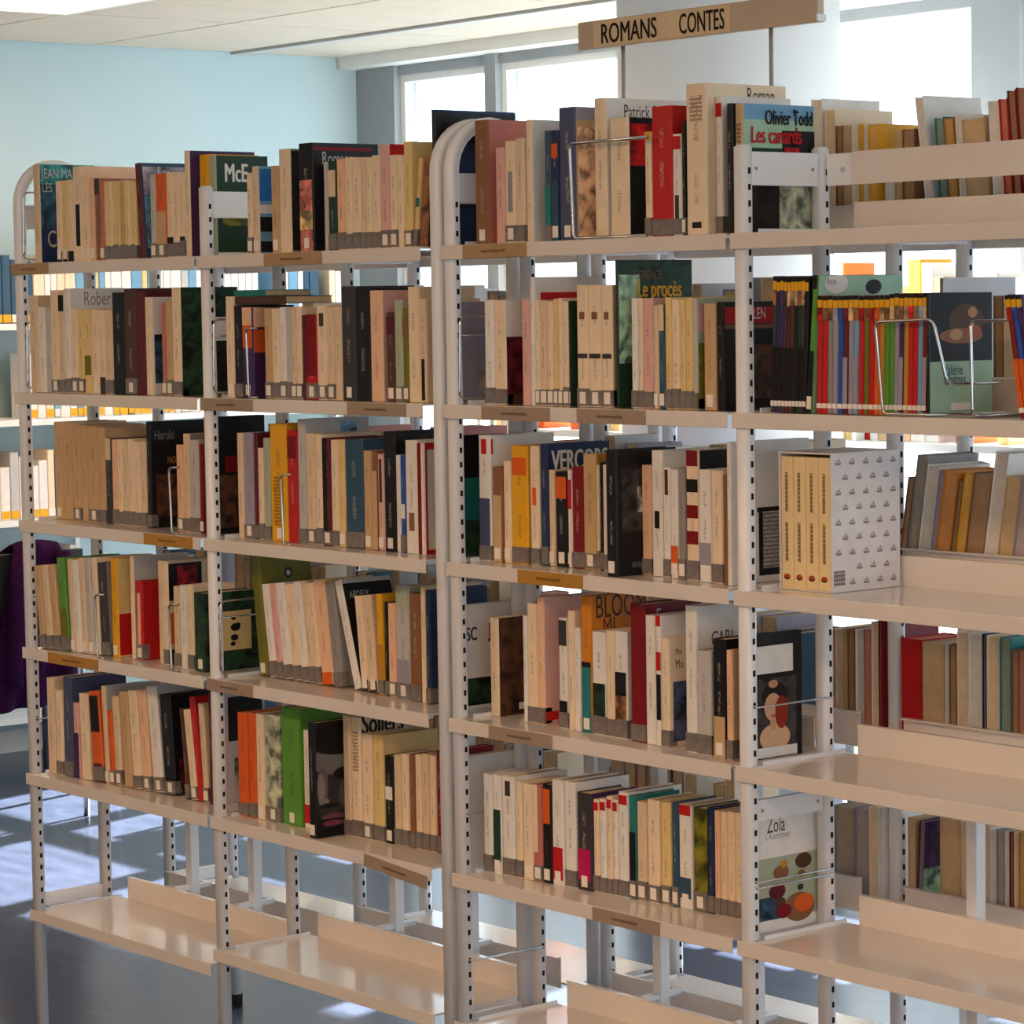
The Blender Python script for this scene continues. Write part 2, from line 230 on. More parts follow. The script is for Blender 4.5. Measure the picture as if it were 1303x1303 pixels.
(1,4,0,1.4534,.0153,.0845,.2265,.146,0,'nb','nb',1,0,1,'','',[],[]),
(1,4,0,1.5689,.0151,.04,.2059,.16,0,'lg','w',0,0,1,'','white cover lettered in navy and red',[],[('text', 'TESC', 0.1, 0.66, 0.03, 'nb', 1), ('text', 'JO', 0.62, 0.68, 0.032, 'dr', 1), ('pic', 0.1, 0.9, 0.04, 0.3, 'dg')]),
(1,5,0,.8264,.0356,.0513,.2228,.152,0,'or','or',1,0,1,'','bright orange',[],[]),
(1,5,0,.8633,.0253,.0541,.2252,.152,0,'or','or',1,0,1,'','bright orange',[],[]),
(1,5,0,.8898,.0279,.056,.2258,.152,0,'cr','cr',0,1,1,'','',[],[]),
(1,5,0,.9191,.0544,.0583,.2285,.152,0,'gg','gg',1,1,1,'pic','',[],[]),
(1,5,0,.9747,.07,.0632,.2486,.16,0,'gn','gn',0,1,1,'','thick bright green',[],[]),
(1,5,0,1.046,.0241,.069,.2061,.135,0,'w','w',0,0,1,'','',[(0.05,0.24,'rd')],[]),
(1,5,0,1.1441,.0234,.012,.2389,.135,0,'bk','bk',0,1,1,'','black cover with monochrome face',[],[('face', 0, 1, 0.0, 0.9, 'gr'), ('rect', 0.65, 1, 0.02, 0.1, 'w')]),
(1,5,0,1.172,.0245,.0806,.2484,.1499,0,'be','be',1,0,1,'','',[],[]),
(1,5,0,1.1977,.0321,.0825,.249,.148,0,'cr','cr',1,0,1,'','tall cream cover with bold black heading',[(0.55,0.88,'bk','script')],[('text', 'Sollers', 0.02, 0.86, 0.05, 'bk', 1)]),
(1,5,0,1.2311,.0331,.0851,.2172,.1454,0,'cr','cr',1,1,1,'','',[],[]),
(1,5,0,1.2656,.0341,.0876,.2196,.1429,0,'yc','yc',1,0,1,'','',[],[]),
(1,5,0,1.301,.0262,.0908,.1791,.11,0,'bk','bk',0,1,1,'','',[(0.5,0.65,'w')],[]),
(1,5,0,1.3285,.0228,.0928,.1837,.11,0,'be','be',1,0,1,'','',[],[]),
(1,5,0,1.3526,.0229,.094,.1878,.11,0,'cr','cr',1,0,1,'','',[],[]),
(1,5,0,1.3768,.0171,.0953,.1893,.11,0,'br','br',1,0,1,'','',[],[]),
(1,5,0,1.3952,.0201,.0962,.1909,.11,0,'cr','cr',1,0,1,'','',[],[]),
(1,5,0,1.4166,.0213,.0973,.1955,.1332,0,'be','be',1,0,1,'','',[],[]),
(1,5,0,1.4392,.0197,.0985,.1937,.132,0,'cr','cr',1,0,1,'','',[],[]),
(1,5,0,1.4603,.0203,.0996,.2052,.1309,0,'dr','dr',1,0,1,'','',[],[]),
(1,5,0,1.5666,.0174,.05,.2094,.16,0,'be','w',0,0,1,'','',[],[('pic', 0.5, 0.9, 0.1, 0.35, 'dg'), ('rect', 0.6, 0.9, 0.5, 0.62, 'bk')]),
(2,1,0,1.7026,.0402,.03,.2303,.16,0,'br','ro',0,1,1,'plain','brown spine and rose cover',[],[]),
(2,1,0,1.7697,.0271,.025,.176,.11,0,'pk','pk',0,0,1,'','',[],[]),
(2,1,0,1.7981,.0296,.025,.1866,.11,0,'cr','cr',1,1,1,'','',[(0.3,0.7,'gr','n')],[]),
(2,1,0,1.829,.0226,.025,.1901,.11,0,'be','be',1,0,1,'','',[],[]),
(2,1,0,1.8529,.0171,.03,.2226,.155,0,'cr','w',0,0,1,'','tall white cover',[],[]),
(2,1,0,1.9053,.0181,.03,.1996,.135,0,'sb','sb',1,0,1,'','',[(0,0.5,'tl')],[]),
(2,1,0,1.9247,.0193,.03,.1994,.135,0,'nb','nb',0,1,1,'','',[(0.75,0.88,'or'),(0,0.55,'sb')],[]),
(2,1,0,1.9468,.0445,.03,.2385,.15,0,'sl','tn',0,1,1,'','slate spine with painted figures cover',[],[('pic', 0.05, 1, 0.03, 0.85, 'pe'), ('rect', 0, 1, 0.9, 1, 'gv')]),
(2,1,0,2.0441,.0312,.03,.2489,.195,0,'cr','w',0,0,1,'','tall white cover with thin lettering',[],[('text', 'Patrick S', 0.22, 0.86, 0.028, 'dk', 0)]),
(2,1,0,2.0856,.0495,.03,.2108,.135,0,'cr','bk',0,0,1,'','red and black cover',[],[('pic', 0, 1, 0.6, 0.95, 'rd'), ('rect', 0, 1, 0, 0.55, 'bk')]),
(2,1,0,2.1773,.0166,.03,.1825,.11,0,'cr','cr',1,0,1,'','',[(0.92,1,'ye')],[]),
(2,1,0,2.196,.0514,.03,.2244,.15,0,'rd','rd',1,0,1,'','thick crimson',[],[]),
(2,1,0,2.2488,.0222,.03,.1744,.11,0,'w','w',1,0,1,'','',[(0.85,0.98,'rd'),(0.1,0.4,'dk','n')],[]),
(2,1,0,2.2722,.009,.03,.1956,.135,0,'bk','bk',1,1,1,'','',[],[]),
(2,1,0,2.2894,.0511,.025,.2566,.19,0,'cr','cr',0,0,1,'','tallest cream volume with emblem',[(0.75,0.92,'bk','script'),(0.045,0.085,'bk','n')],[('text', 'Roman', 0.5, 0.88, 0.03, 'dk', 0)]),
(2,1,0,2.3418,.0158,.045,.2335,.165,0,'w','w',1,0,1,'','white cover behind upright',[(0.85,0.95,'rd')],[('pic', 0.1, 0.6, 0.25, 0.5, 'dk')]),
(2,1,0,2.3842,.014,.03,.2182,.15,0,'bk','bk',0,0,1,'','',[],[]),
(2,1,0,2.3995,.0184,.035,.217,.17,0,'tn','mt',0,0,1,'','painted cover with red and black lettering',[(0.55,0.85,'br','script')],[('rect', 0, 1, 0.88, 1, 'lb'), ('pic', 0, 1, 0.0, 0.56, 'gg'), ('pic', 0.1, 0.5, 0.0, 0.5, 'bk'), ('rect', 0, 1, 0.57, 0.66, 'dg'), ('pic', 0.55, 1, 0.6, 0.8, 'bk'), ('pic', 0.58, 0.78, 0.57, 0.67, 'rd'), ('text', 'a', 0.7, 0.915, 0.02, 'bk', 1), ('text', 'Olivier Todd', 0.3, 0.845, 0.028, 'bk', 1), ('text', 'Les canards', 0.1, 0.7, 0.032, 'rd', 1)]),
(2,2,0,1.7231,.0282,.03,.1955,.135,0,'w','w',1,0,1,'','',[],[]),
(2,2,0,1.7527,.032,.03,.1944,.125,0,'cr','db',1,0,1,'','cover with dark red picture',[],[('rect', 0, 1, 0.65, 1, 'w'), ('pic', 0, 1, 0.1, 0.63, 'mr')]),
(2,2,0,1.8326,.0234,.03,.1951,.135,0,'pk','w',0,0,1,'','',[],[]),
(2,2,0,1.8573,.0127,.03,.236,.16,0,'w','w',0,0,1,'','white cover with red banner',[],[('rect', 0.1, 1, 0.62, 0.88, 'rd')]),
(2,2,0,1.8713,.0124,.03,.1934,.135,0,'cr','cr',1,1,1,'','',[],[]),
(2,2,0,1.885,.0189,.03,.1921,.135,0,'be','be',1,1,1,'','',[],[]),
(2,2,0,1.9052,.0165,.03,.1907,.11,0,'cr','cr',1,1,1,'','',[],[]),
(2,2,0,1.9229,.0117,.03,.1952,.135,0,'yc','yc',1,1,1,'','',[],[]),
(2,2,0,1.9359,.0124,.03,.1965,.135,0,'cr','cr',1,1,1,'','',[],[]),
(2,2,0,1.9497,.016,.03,.1902,.11,0,'cr','cr',1,1,1,'','',[],[]),
(2,2,0,1.967,.0025,.03,.1912,.12,0,'dk','dg',0,1,1,'pic','',[],[]),
(2,2,0,1.9889,.0311,.03,.2189,.13,0,'cr','tn',1,1,1,'','volume of matching cream set',[(0.4,0.44,'dk'),(0.72,0.78,'br','n')],[]),
(2,2,0,2.0213,.0345,.03,.2184,.13,0,'cr','tn',1,1,1,'','volume of matching cream set',[(0.4,0.44,'dk'),(0.72,0.78,'br','n')],[]),
(2,2,0,2.0571,.028,.03,.2179,.13,0,'cr','tn',1,1,1,'','volume of matching cream set',[(0.4,0.44,'dk'),(0.72,0.78,'br','n')],[]),
(2,2,0,2.0955,.0056,.03,.2618,.18,0,'dg','dg',0,0,1,'','green cover with yellow title',[],[('pic', 0, 0.3, 0.3, 0.9, 'mt'), ('pic', 0.3, 1, 0.3, 1, 'dg'), ('text', 'FLORENCE', 0.2, 0.87, 0.018, 'br', 0), ('text', 'Le procès', 0.25, 0.75, 0.034, 'ye', 1), ('text', 'des étoiles', 0.25, 0.68, 0.026, 'ye', 1)]),
(2,2,0,2.1363,.0168,.03,.1937,.135,0,'w','w',1,0,1,'','',[],[]),
(2,2,0,2.1544,.0112,.03,.1937,.135,0,'cr','cr',1,0,1,'','',[],[]),
(2,2,0,2.1669,.0259,.03,.193,.135,0,'pk','pk',1,0,1,'','',[],[]),
(2,2,0,2.1941,.0126,.03,.1807,.11,0,'be','be',0,1,1,'','',[],[]),
(2,2,0,2.208,.0149,.03,.1821,.11,0,'sb','sb',0,1,1,'','',[(0.75,1,'be')],[]),
(2,2,0,2.2242,.0164,.03,.1942,.135,0,'yc','yc',1,0,1,'','',[],[]),
(2,2,0,2.2419,.019,.03,.1904,.11,0,'cr','cr',1,0,1,'','',[],[]),
(2,2,0,2.2622,.0134,.03,.191,.11,0,'yc','yc',1,0,1,'','',[],[]),
(2,2,0,2.2768,.0171,.03,.1927,.135,0,'yc','yc',1,0,1,'','',[],[]),
(2,2,0,2.2952,.0099,.03,.1915,.12,0,'lg','gg',1,0,1,'','',[],[('pic', 0, 1, 0.1, 0.6, 'ol'), ('rect', 0, 0.8, 0.7, 0.95, 'pk')]),
(2,2,0,2.3225,.0291,.03,.1825,.11,0,'tn','tn',0,1,1,'','',[],[]),
(2,2,0,2.3544,.0187,.03,.1849,.16,0,'bk','bk',0,0,1,'','black cover with red title band',[],[('rect', 0, 1, 0.8, 0.95, 'rd'), ('text', 'ALLEN', 0.3, 0.84, 0.022, 'w', 0), ('pic', 0.2, 0.8, 0.1, 0.6, 'db'), ('rect', 0, 1, 0.75, 0.79, 'br')]),
(2,3,0,1.6681,.0349,.0543,.2398,.16,0,'w','w',1,0,1,'','tall white cover with red mark',[(0.05,0.5,'sl'),(0.85,0.97,'rd','n')],[('rect', 0.0, 0.05, 0.85, 0.97, 'rd')]),
(2,3,0,1.7043,.0275,.0583,.1806,.11,0,'br','br',0,1,1,'','',[(0.0,0.7,'tn')],[]),
(2,3,0,1.7331,.0204,.0615,.1921,.135,0,'cr','cr',0,1,1,'','',[],[]),
(2,3,0,1.7548,.0463,.064,.2218,.14,0,'ye','oc',1,0,1,'','yellow and amber',[(0.75,0.9,'or')],[]),
(2,3,0,1.8024,.0254,.0693,.2223,.152,0,'cr','cr',1,0,1,'','',[(0.5,0.65,'or','n')],[]),
(2,3,0,1.8291,.0198,.0727,.2266,.155,0,'nb','nb',1,0,1,'','navy cover with huge white lettering',[],[('text', 'VERCORS', 0.07, 0.78, 0.043, 'w', 1)]),
(2,3,0,1.8502,.0156,.0749,.1787,.11,0,'be','be',0,1,1,'','',[],[]),
(2,3,0,1.8672,.0329,.0767,.1758,.11,0,'bk','bk',0,1,1,'','',[(0.72,0.95,'or')],[]),
(2,3,0,1.9014,.0114,.077,.18,.11,0,'w','w',0,1,1,'','',[(0.6,0.9,'rd')],[]),
(2,3,0,1.9141,.0311,.0769,.1865,.11,0,'dr','dr',1,0,1,'','',[],[]),
(2,3,0,1.9465,.0359,.0767,.2118,.14,0,'tn','oc',1,1,1,'','ochre cover',[],[]),
(2,3,0,1.9837,.0075,.0763,.192,.135,0,'cr','cr',1,0,1,'','',[],[]),
(2,3,0,1.9925,.0075,.0763,.1973,.135,0,'bk','bk',1,0,1,'','',[],[]),
(2,3,0,2.0012,.0104,.0762,.1934,.135,0,'w','w',1,0,1,'','',[],[]),
(2,3,0,2.0129,.0098,.0762,.199,.135,0,'be','be',1,0,1,'','',[],[]),
(2,3,0,2.0796,.0279,.015,.2254,.145,0,'bk','bk',0,1,1,'','black cover with grey figure',[],[('pic', 0.1, 0.85, 0.35, 0.85, 'dk'), ('pic', 0.35, 0.6, 0.5, 0.7, 'lg'), ('text', 'RIVAGES', 0.25, 0.06, 0.012, 'gr', 0)]),
(2,3,0,2.1089,.0252,.0745,.1965,.135,0,'pe','pe',1,0,1,'','',[],[]),
(2,3,0,2.1397,.0285,.0708,.2239,.14,0,'w','w',0,0,1,'','tall white with ink mark',[(0.38,0.52,'bk','n')],[]),
(2,3,0,2.1741,.0187,.0668,.1951,.135,0,'w','w',1,0,1,'','',[(0.75,0.98,'mr','n')],[]),
(2,3,0,2.196,.0198,.0642,.1919,.11,0,'w','w',0,1,1,'','',[(0.08,0.3,'or')],[]),
(2,3,0,2.2193,.0172,.0615,.1953,.135,0,'gr','gr',1,1,1,'','',[],[]),
(2,3,0,2.2425,.0323,.0588,.2275,.145,0,'cr','bk',1,0,1,'','red and cream chequered spine',[(0.88,1,'dr'),(0.68,0.78,'bk'),(0.48,0.58,'dr'),(0.28,0.38,'dr')],[]),
(2,3,0,2.2797,.0308,.0544,.1953,.135,0,'w','w',0,0,1,'','',[(0.15,0.35,'gv')],[]),
(2,3,0,2.3154,.0282,.0502,.1952,.135,0,'cr','cr',1,0,1,'','',[],[]),
(2,3,0,2.3481,.0154,.0464,.1887,.11,0,'br','br',0,0,1,'','',[],[]),
(2,3,0,2.3651,.0098,.04,.2462,.1905,0,'w','w',0,0,1,'','white cover with black text panel',[],[('pic', 0.35, 1, 0.05, 0.52, 'bk'), ('dots', 0.4, 1, 0.1, 0.5, 'lg'), ('rect', 0.33, 1, 0.5, 0.53, 'bk')]),
(2,4,0,1.6681,.0249,.0746,.1889,.125,0,'cr','db',0,0,1,'','brown picture cover',[],[('pic', 0, 0.75, 0.02, 1, 'db'), ('pic', 0.7, 1, 0.1, 0.95, 'mr'), ('rect', 0.4, 0.8, 0.05, 0.12, 'w')]),
(2,4,0,1.7728,.0132,.0699,.2011,.135,0,'w','w',0,0,1,'','',[],[]),
(2,4,0,1.7875,.0281,.0693,.226,.152,0,'cr','cr',1,0,1,'','',[],[]),
(2,4,0,1.8177,.0197,.068,.239,.16,0,'pe','pk',1,0,1,'','tall pink cover',[],[('rect', 0.02, 0.35, 0.03, 0.1, 'rd')]),
(2,4,0,1.8836,.0246,.065,.206,.135,0,'w','w',1,0,1,'','',[(0.75,0.98,'dk'),(0.1,0.25,'bk')],[]),
(2,4,0,1.9114,.0179,.0637,.2213,.152,0,'cr','cr',0,0,1,'','',[],[]),
(2,4,0,1.9306,.0164,.0628,.1915,.11,0,'w','w',0,1,1,'','',[],[]),
(2,4,0,1.9515,.0279,.062,.2512,.14,0,'am','am',0,1,1,'','amber cover with large dark lettering',[(0,0.48,'tl'),(0.48,0.52,'bk')],[('text', 'BLOOM', 0.08, 0.84, 0.048, 'db', 0), ('text', 'MI', 0.2, 0.7, 0.04, 'db', 0), ('rect', 0, 1, 0, 0.45, 'tl')]),
(2,4,0,1.9833,.0378,.0605,.1889,.11,0,'w','w',1,0,1,'','',[(0.12,0.5,'dg','p')],[]),
(2,4,0,2.0248,.0222,.0586,.1937,.135,0,'cr','cr',1,0,1,'','',[],[]),
(2,4,0,2.0485,.0333,.0575,.1952,.135,0,'w','w',1,0,1,'','',[(0.4,0.62,'bk','p'),(0.1,0.4,'br','p')],[]),
(2,4,0,2.0946,.0389,.0555,.2485,.14,0,'dr','dr',1,0,1,'','dark red hardback',[],[('text', 'E', 0.2, 0.86, 0.03, 'w', 0)]),
(2,4,0,2.1376,.0263,.053,.2308,.152,0,'w','w',0,0,1,'','',[],[]),
(2,4,0,2.1693,.0128,.0496,.2326,.152,0,'w','w',0,1,1,'','',[(0.2,0.55,'bk'),(0.58,0.72,'rd'),(0.92,1,'rd')],[]),
(2,4,0,2.1854,.0199,.0478,.194,.1,0,'cr','cr',1,0,1,'','cream cover with small painting',[],[('pic', 0.1, 0.9, 0.05, 0.6, 'sl'), ('text', 'Mos', 0.15, 0.85, 0.012, 'dk', 0), ('text', 'Mo', 0.15, 0.72, 0.018, 'dk', 0)]),
(2,4,0,2.256,.0288,.0403,.2576,.14,0,'w','w',1,0,1,'','tall white cover with dark heading',[],[('text', 'CARL', 0.25, 0.72, 0.03, 'dk', 0), ('pic', 0.05, 0.5, 0.1, 0.5, 'gv')]),
(2,4,0,2.2885,.0366,.0367,.1825,.11,0,'lg','lg',1,0,1,'','',[],[]),
(2,4,0,2.3344,.0316,.0318,.2068,.135,0,'bk','bk',0,1,1,'','',[(0,0.35,'tn')],[]),
(2,4,0,2.3716,.0154,.0278,.1904,.11,0,'pe','pe',1,0,1,'','',[],[]),
(2,4,0,2.4016,.0104,.03,.2167,.14,0,'bk','bk',0,0,1,'','black cover with painted portrait of a woman',[],[('rect', 0.1, 0.85, 0.68, 0.9, 'w'), ('pic', 0.2, 0.9, 0.1, 0.64, 'dk'), ('portrait', 0.25, 0.8, 0.09, 0.62, 'pe'), ('rect', 0.2, 0.9, 0.01, 0.09, 'w')]),
(2,5,0,1.6681,.025,.0523,.1903,.11,0,'w','w',1,0,1,'','',[],[]),
(2,5,0,1.6944,.0235,.0549,.1913,.11,0,'w','w',0,1,1,'','',[(0.12,0.65,'dg')],[]),
(2,5,0,1.7192,.0345,.0574,.1925,.135,0,'w','w',1,0,1,'','',[(0.8,0.95,'dk','n')],[]),
(2,5,0,1.755,.0176,.061,.1851,.11,0,'cr','cr',1,0,1,'','',[],[]),
(2,5,0,1.7738,.0271,.0629,.1835,.11,0,'cr','cr',0,1,1,'','',[],[]),
(2,5,0,1.8022,.0228,.0657,.1839,.11,0,'ro','ro',1,1,1,'','',[(0.3,1,'cr','h')],[]),
(2,5,0,1.8263,.0226,.0682,.1882,.11,0,'bk','bk',0,1,1,'','',[(0.6,0.95,'or')],[]),
(2,5,0,1.8502,.0319,.0709,.1989,.135,0,'w','w',0,1,1,'','',[(0.05,0.36,'rd')],[]),
(2,5,0,1.8834,.0303,.0742,.1989,.135,0,'w','w',1,0,1,'','',[],[]),
(2,5,0,1.915,.0392,.0775,.1824,.11,0,'dk','pu',0,1,1,'','',[(0.1,0.42,'mg')],[]),
(2,5,0,1.9555,.0147,.0818,.1732,.11,0,'cr','cr',1,0,1,'','',[(0.88,0.97,'rd')],[]),
(2,5,0,1.9715,.0165,.0834,.1755,.11,0,'w','w',1,0,1,'','',[(0.88,0.97,'rd')],[]),
(2,5,0,1.9893,.0138,.0851,.1823,.11,0,'cr','cr',1,0,1,'','',[(0.88,0.97,'rd')],[]),
(2,5,0,2.0044,.0132,.0866,.1783,.11,0,'w','w',1,0,1,'','',[(0.88,0.97,'rd')],[]),
(2,5,0,2.0188,.0253,.0881,.1945,.135,0,'w','w',1,0,1,'','',[(0.88,0.97,'rd')],[]),
(2,5,0,2.0454,.0174,.0909,.1898,.11,0,'tl','tl',1,1,1,'','',[(0.1,0.65,'bk')],[]),
(2,5,0,2.0641,.0241,.0929,.1814,.11,0,'be','be',1,1,1,'','',[],[]),
(2,5,0,2.0895,.0311,.0954,.1885,.11,0,'cr','cr',1,1,1,'','',[],[]),
(2,5,0,2.122,.0253,.0987,.1873,.11,0,'yc','yc',1,1,1,'','',[],[]),
(2,5,0,2.1486,.0157,.1014,.1886,.11,0,'sb','sb',1,1,1,'','',[],[]),
(2,5,0,2.1656,.0329,.1031,.1879,.11,0,'w','w',0,1,1,'','',[(0.9,1,'rd'),(0.1,0.3,'sb')],[]),
(2,5,0,2.1998,.0337,.1068,.1862,.11,0,'ol','dk',1,1,1,'pic','',[],[]),
(2,5,0,2.2348,.0153,.1084,.1901,.11,0,'nb','nb',1,0,1,'','',[],[]),
(2,5,0,2.2514,.0144,.1091,.1867,.11,0,'pe','pe',1,0,1,'','',[],[]),
(2,5,0,2.2671,.016,.1098,.1869,.11,0,'cr','cr',1,0,1,'','',[],[]),
(2,5,0,2.2843,.0188,.11,.1893,.11,0,'cr','cr',1,0,1,'','',[],[]),
(2,5,0,2.3044,.0171,.11,.1902,.11,0,'cr','cr',1,0,1,'','',[],[]),
(2,5,0,2.3228,.0114,.11,.194,.1205,0,'cr','cr',1,0,1,'','',[],[]),
(2,5,0,2.3355,.0195,.11,.1922,.1205,0,'cr','cr',1,1,1,'','',[],[]),
(2,5,0,2.3564,.0229,.11,.1808,.11,0,'w','w',0,1,1,'','',[(0.15,0.65,'sl','n'),(0.8,0.95,'rd','n')],[]),
(2,5,0,2.4051,.0128,.04,.2002,.165,0,'gr','w',0,0,1,'','white cover with painted still life',[],[('text', 'Zola', 0.22, 0.86, 0.03, 'dk', 0), ('text', "L'Assommoir", 0.2, 0.8, 0.014, 'gr', 0), ('rect', 0.08, 1, 0.1, 0.64, 'gg'), ('pic', 0.08, 0.4, 0.1, 0.3, 'sb'), ('disc', 0.42, 0.5, 0.07, 'br'), ('disc', 0.46, 0.57, 0.035, 'oc'), ('disc', 0.75, 0.57, 0.075, 'db'), ('disc', 0.72, 0.46, 0.035, 'br'), ('disc', 0.36, 0.34, 0.075, 'mr'), ('disc', 0.4, 0.24, 0.05, 'db'), ('disc', 0.7, 0.34, 0.03, 'dg'), ('disc', 0.7, 0.25, 0.05, 'dg'), ('disc', 0.68, 0.17, 0.14, 'br'), ('disc', 0.75, 0.2, 0.09, 'or'), ('disc', 0.45, 0.16, 0.07, 'dr'), ('rect', 0.3, 1, 0.02, 0.09, 'w')]),
(2,1,1,2.2545,.0266,.365,.2448,.152,0,'w','w',0,0,0,'','',[],[]),
(2,1,1,2.2879,.0252,.365,.2246,.152,0,'cr','cr',0,0,0,'','',[],[]),
(2,1,1,2.3144,.0179,.365,.1944,.135,0,'br','br',0,0,0,'','',[],[]),
(2,1,1,2.3336,.0191,.365,.1941,.135,0,'tn','tn',0,0,0,'','',[],[]),
(2,1,1,2.3539,.015,.365,.1937,.135,0,'w','w',0,0,0,'','',[],[]),
(2,1,1,2.3702,.0127,.365,.1944,.135,0,'ye','ye',0,0,0,'','',[],[]),
(2,1,1,2.3842,.0087,.365,.1944,.135,0,'w','w',0,0,0,'','',[],[]),
(2,1,1,2.3943,.0236,.365,.1922,.135,0,'ye','ye',0,0,0,'','',[],[]),
(3,1,1,2.4569,.0168,.365,.1783,.11,0,'tn','tn',0,0,0,'','',[],[]),
(3,1,1,2.475,.0284,.365,.1787,.11,0,'br','br',0,0,0,'','',[],[]),
(3,1,1,2.535,.0186,.365,.2339,.152,-7.5,'w','w',0,0,0,'','',[],[]),
(3,1,1,2.5647,.0205,.365,.1941,.135,-4.5,'tl','tl',0,0,0,'','',[],[]),
(3,1,1,2.5865,.0199,.365,.1924,.135,-4.5,'oc','oc',0,0,0,'','',[],[]),
(3,1,1,2.6114,.013,.365,.1979,.135,-4.5,'w','w',0,0,0,'','',[],[]),
(3,1,1,2.6257,.0503,.365,.1877,.11,-4.5,'tn','tn',0,0,0,'','',[],[]),
(3,1,1,2.6859,.0228,.365,.2149,.135,-4.5,'w','w',0,0,0,'','',[],[]),
(3,1,1,2.71,.0181,.365,.2172,.152,-4.5,'rd','rd',0,0,0,'','',[],[]),
(3,1,1,2.7294,.018,.365,.2298,.152,-4.5,'dr','dr',0,0,0,'','',[],[]),
(3,1,1,2.7487,.0238,.365,.2338,.152,-4.5,'dr','dr',0,0,0,'','',[],[]),
(3,2,0,2.4834,.0079,.03,.2263,.15,2.7,'dk','dk',0,0,0,'comic','thin comic album with yellow cap',[(0.0,0.0,'ye')],[]),
(3,2,0,2.4918,.0079,.03,.2239,.15,2.7,'nb','nb',0,0,0,'comic','thin comic album with yellow cap',[(0.0,0.0,'ye')],[]),
(3,2,0,2.5002,.0078,.03,.2256,.15,2.7,'pu','pu',0,0,0,'comic','thin comic album with yellow cap',[(0.0,0.0,'ye')],[]),
(3,2,0,2.5085,.0078,.03,.2239,.15,2.7,'dk','dk',0,0,0,'comic','thin comic album with yellow cap',[(0.0,0.0,'ye')],[]),
(3,2,0,2.5168,.0078,.03,.223,.15,2.7,'mr','mr',0,0,0,'comic','thin comic album with yellow cap',[(0.0,0.0,'ye')],[]),
(3,2,0,2.5251,.0078,.03,.2242,.15,2.7,'db','db',0,0,0,'comic','thin comic album with yellow cap',[(0.0,0.0,'ye')],[]),
(3,2,0,2.5334,.0078,.03,.2238,.15,2.7,'bk','bk',0,0,0,'comic','thin comic album with yellow cap',[(0.0,0.0,'ye')],[]),
(3,2,0,2.5417,.0077,.03,.224,.15,2.7,'dg','dg',0,0,0,'comic','thin comic album with yellow cap',[(0.0,0.0,'ye')],[]),
(3,2,0,2.5499,.0077,.03,.2249,.15,2.7,'dk','dk',0,0,0,'comic','thin comic album with yellow cap',[(0.0,0.0,'ye')],[]),
(3,2,0,2.5581,.0077,.03,.2226,.15,2.7,'bk','bk',0,0,0,'comic','thin comic album with yellow cap',[(0.0,0.0,'ye')],[]),
(3,2,0,2.5671,.0123,.03,.2263,.2,4.5,'gn','mt',0,1,0,'','tall green comic album with speech bubble',[(0.0,0.45,'bk'),(0.9,1,'bk')],[('disc', 0.22, 0.945, 0.085, 'w'), ('disc', 0.66, 0.915, 0.06, 'bk'), ('text', 'Bande', 0.1, 0.935, 0.012, 'dk', 0)]),
(3,2,0,2.5908,.0114,.03,.1923,.15,1.5,'rd','rd',0,0,0,'comic2','comic album with yellow cap',[],[]),
(3,2,0,2.6026,.0113,.03,.1914,.15,1.5,'rd','rd',0,0,0,'comic2','comic album with yellow cap',[],[]),
(3,2,0,2.6143,.0113,.03,.1923,.15,1.5,'gr','gr',0,0,0,'comic2','comic album with yellow cap',[],[]),
(3,2,0,2.626,.0112,.03,.1912,.15,1.5,'gv','gv',0,0,0,'comic2','comic album with yellow cap',[],[]),
(3,2,0,2.6377,.0112,.03,.1912,.15,1.5,'bl','bl',0,0,0,'comic2','comic album with yellow cap',[],[]),
(3,2,0,2.6492,.0111,.03,.1913,.15,1.5,'mr','mr',0,0,0,'comic2','comic album with yellow cap',[],[]),
(3,2,0,2.6608,.0111,.03,.1915,.15,1.5,'gv','gv',0,0,0,'comic2','comic album with yellow cap',[],[]),
(3,2,0,2.6723,.011,.03,.1919,.15,1.5,'lb','lb',0,0,0,'comic2','comic album with yellow cap',[],[]),
(3,2,0,2.6837,.011,.03,.1906,.15,1.5,'rd','rd',0,0,0,'comic2','comic album with yellow cap',[],[]),
(3,2,0,2.6951,.011,.03,.1912,.15,1.5,'ol','ol',0,0,0,'comic2','comic album with yellow cap',[],[]),
(3,2,0,2.7065,.0109,.03,.1905,.15,1.5,'rd','rd',0,0,0,'comic2','comic album with yellow cap',[],[]),
(3,2,0,2.7178,.0109,.03,.1913,.15,1.5,'or','or',0,0,0,'comic2','comic album with yellow cap',[],[]),
(3,2,0,2.7291,.0108,.03,.1913,.15,1.5,'oc','oc',0,0,0,'comic2','comic album with yellow cap',[],[]),
(3,2,0,2.7403,.0108,.03,.191,.15,1.5,'gn','gn',0,0,0,'comic2','comic album with yellow cap',[],[]),
(3,2,0,2.7515,.0098,.03,.1933,.15,1.5,'gn','gn',0,0,0,'comic2','comic album with yellow cap',[],[]),
(3,2,0,2.7617,.0097,.03,.1943,.15,1.5,'gv','gv',0,0,0,'comic2','comic album with yellow cap',[],[]),
(3,2,0,2.7718,.0097,.03,.1929,.15,1.5,'pu','pu',0,0,0,'comic2','comic album with yellow cap',[],[]),
(3,2,0,2.7819,.0097,.03,.1937,.15,1.5,'oc','oc',0,0,0,'comic2','comic album with yellow cap',[],[]),
(3,2,0,2.792,.0096,.03,.1932,.15,1.5,'rd','rd',0,0,0,'comic2','comic album with yellow cap',[],[]),
(3,2,0,2.8021,.0096,.03,.1934,.15,1.5,'rd','rd',0,0,0,'comic2','comic album with yellow cap',[],[]),
(3,2,0,2.8121,.0096,.03,.1928,.15,1.5,'lb','lb',0,0,0,'comic2','comic album with yellow cap',[],[]),
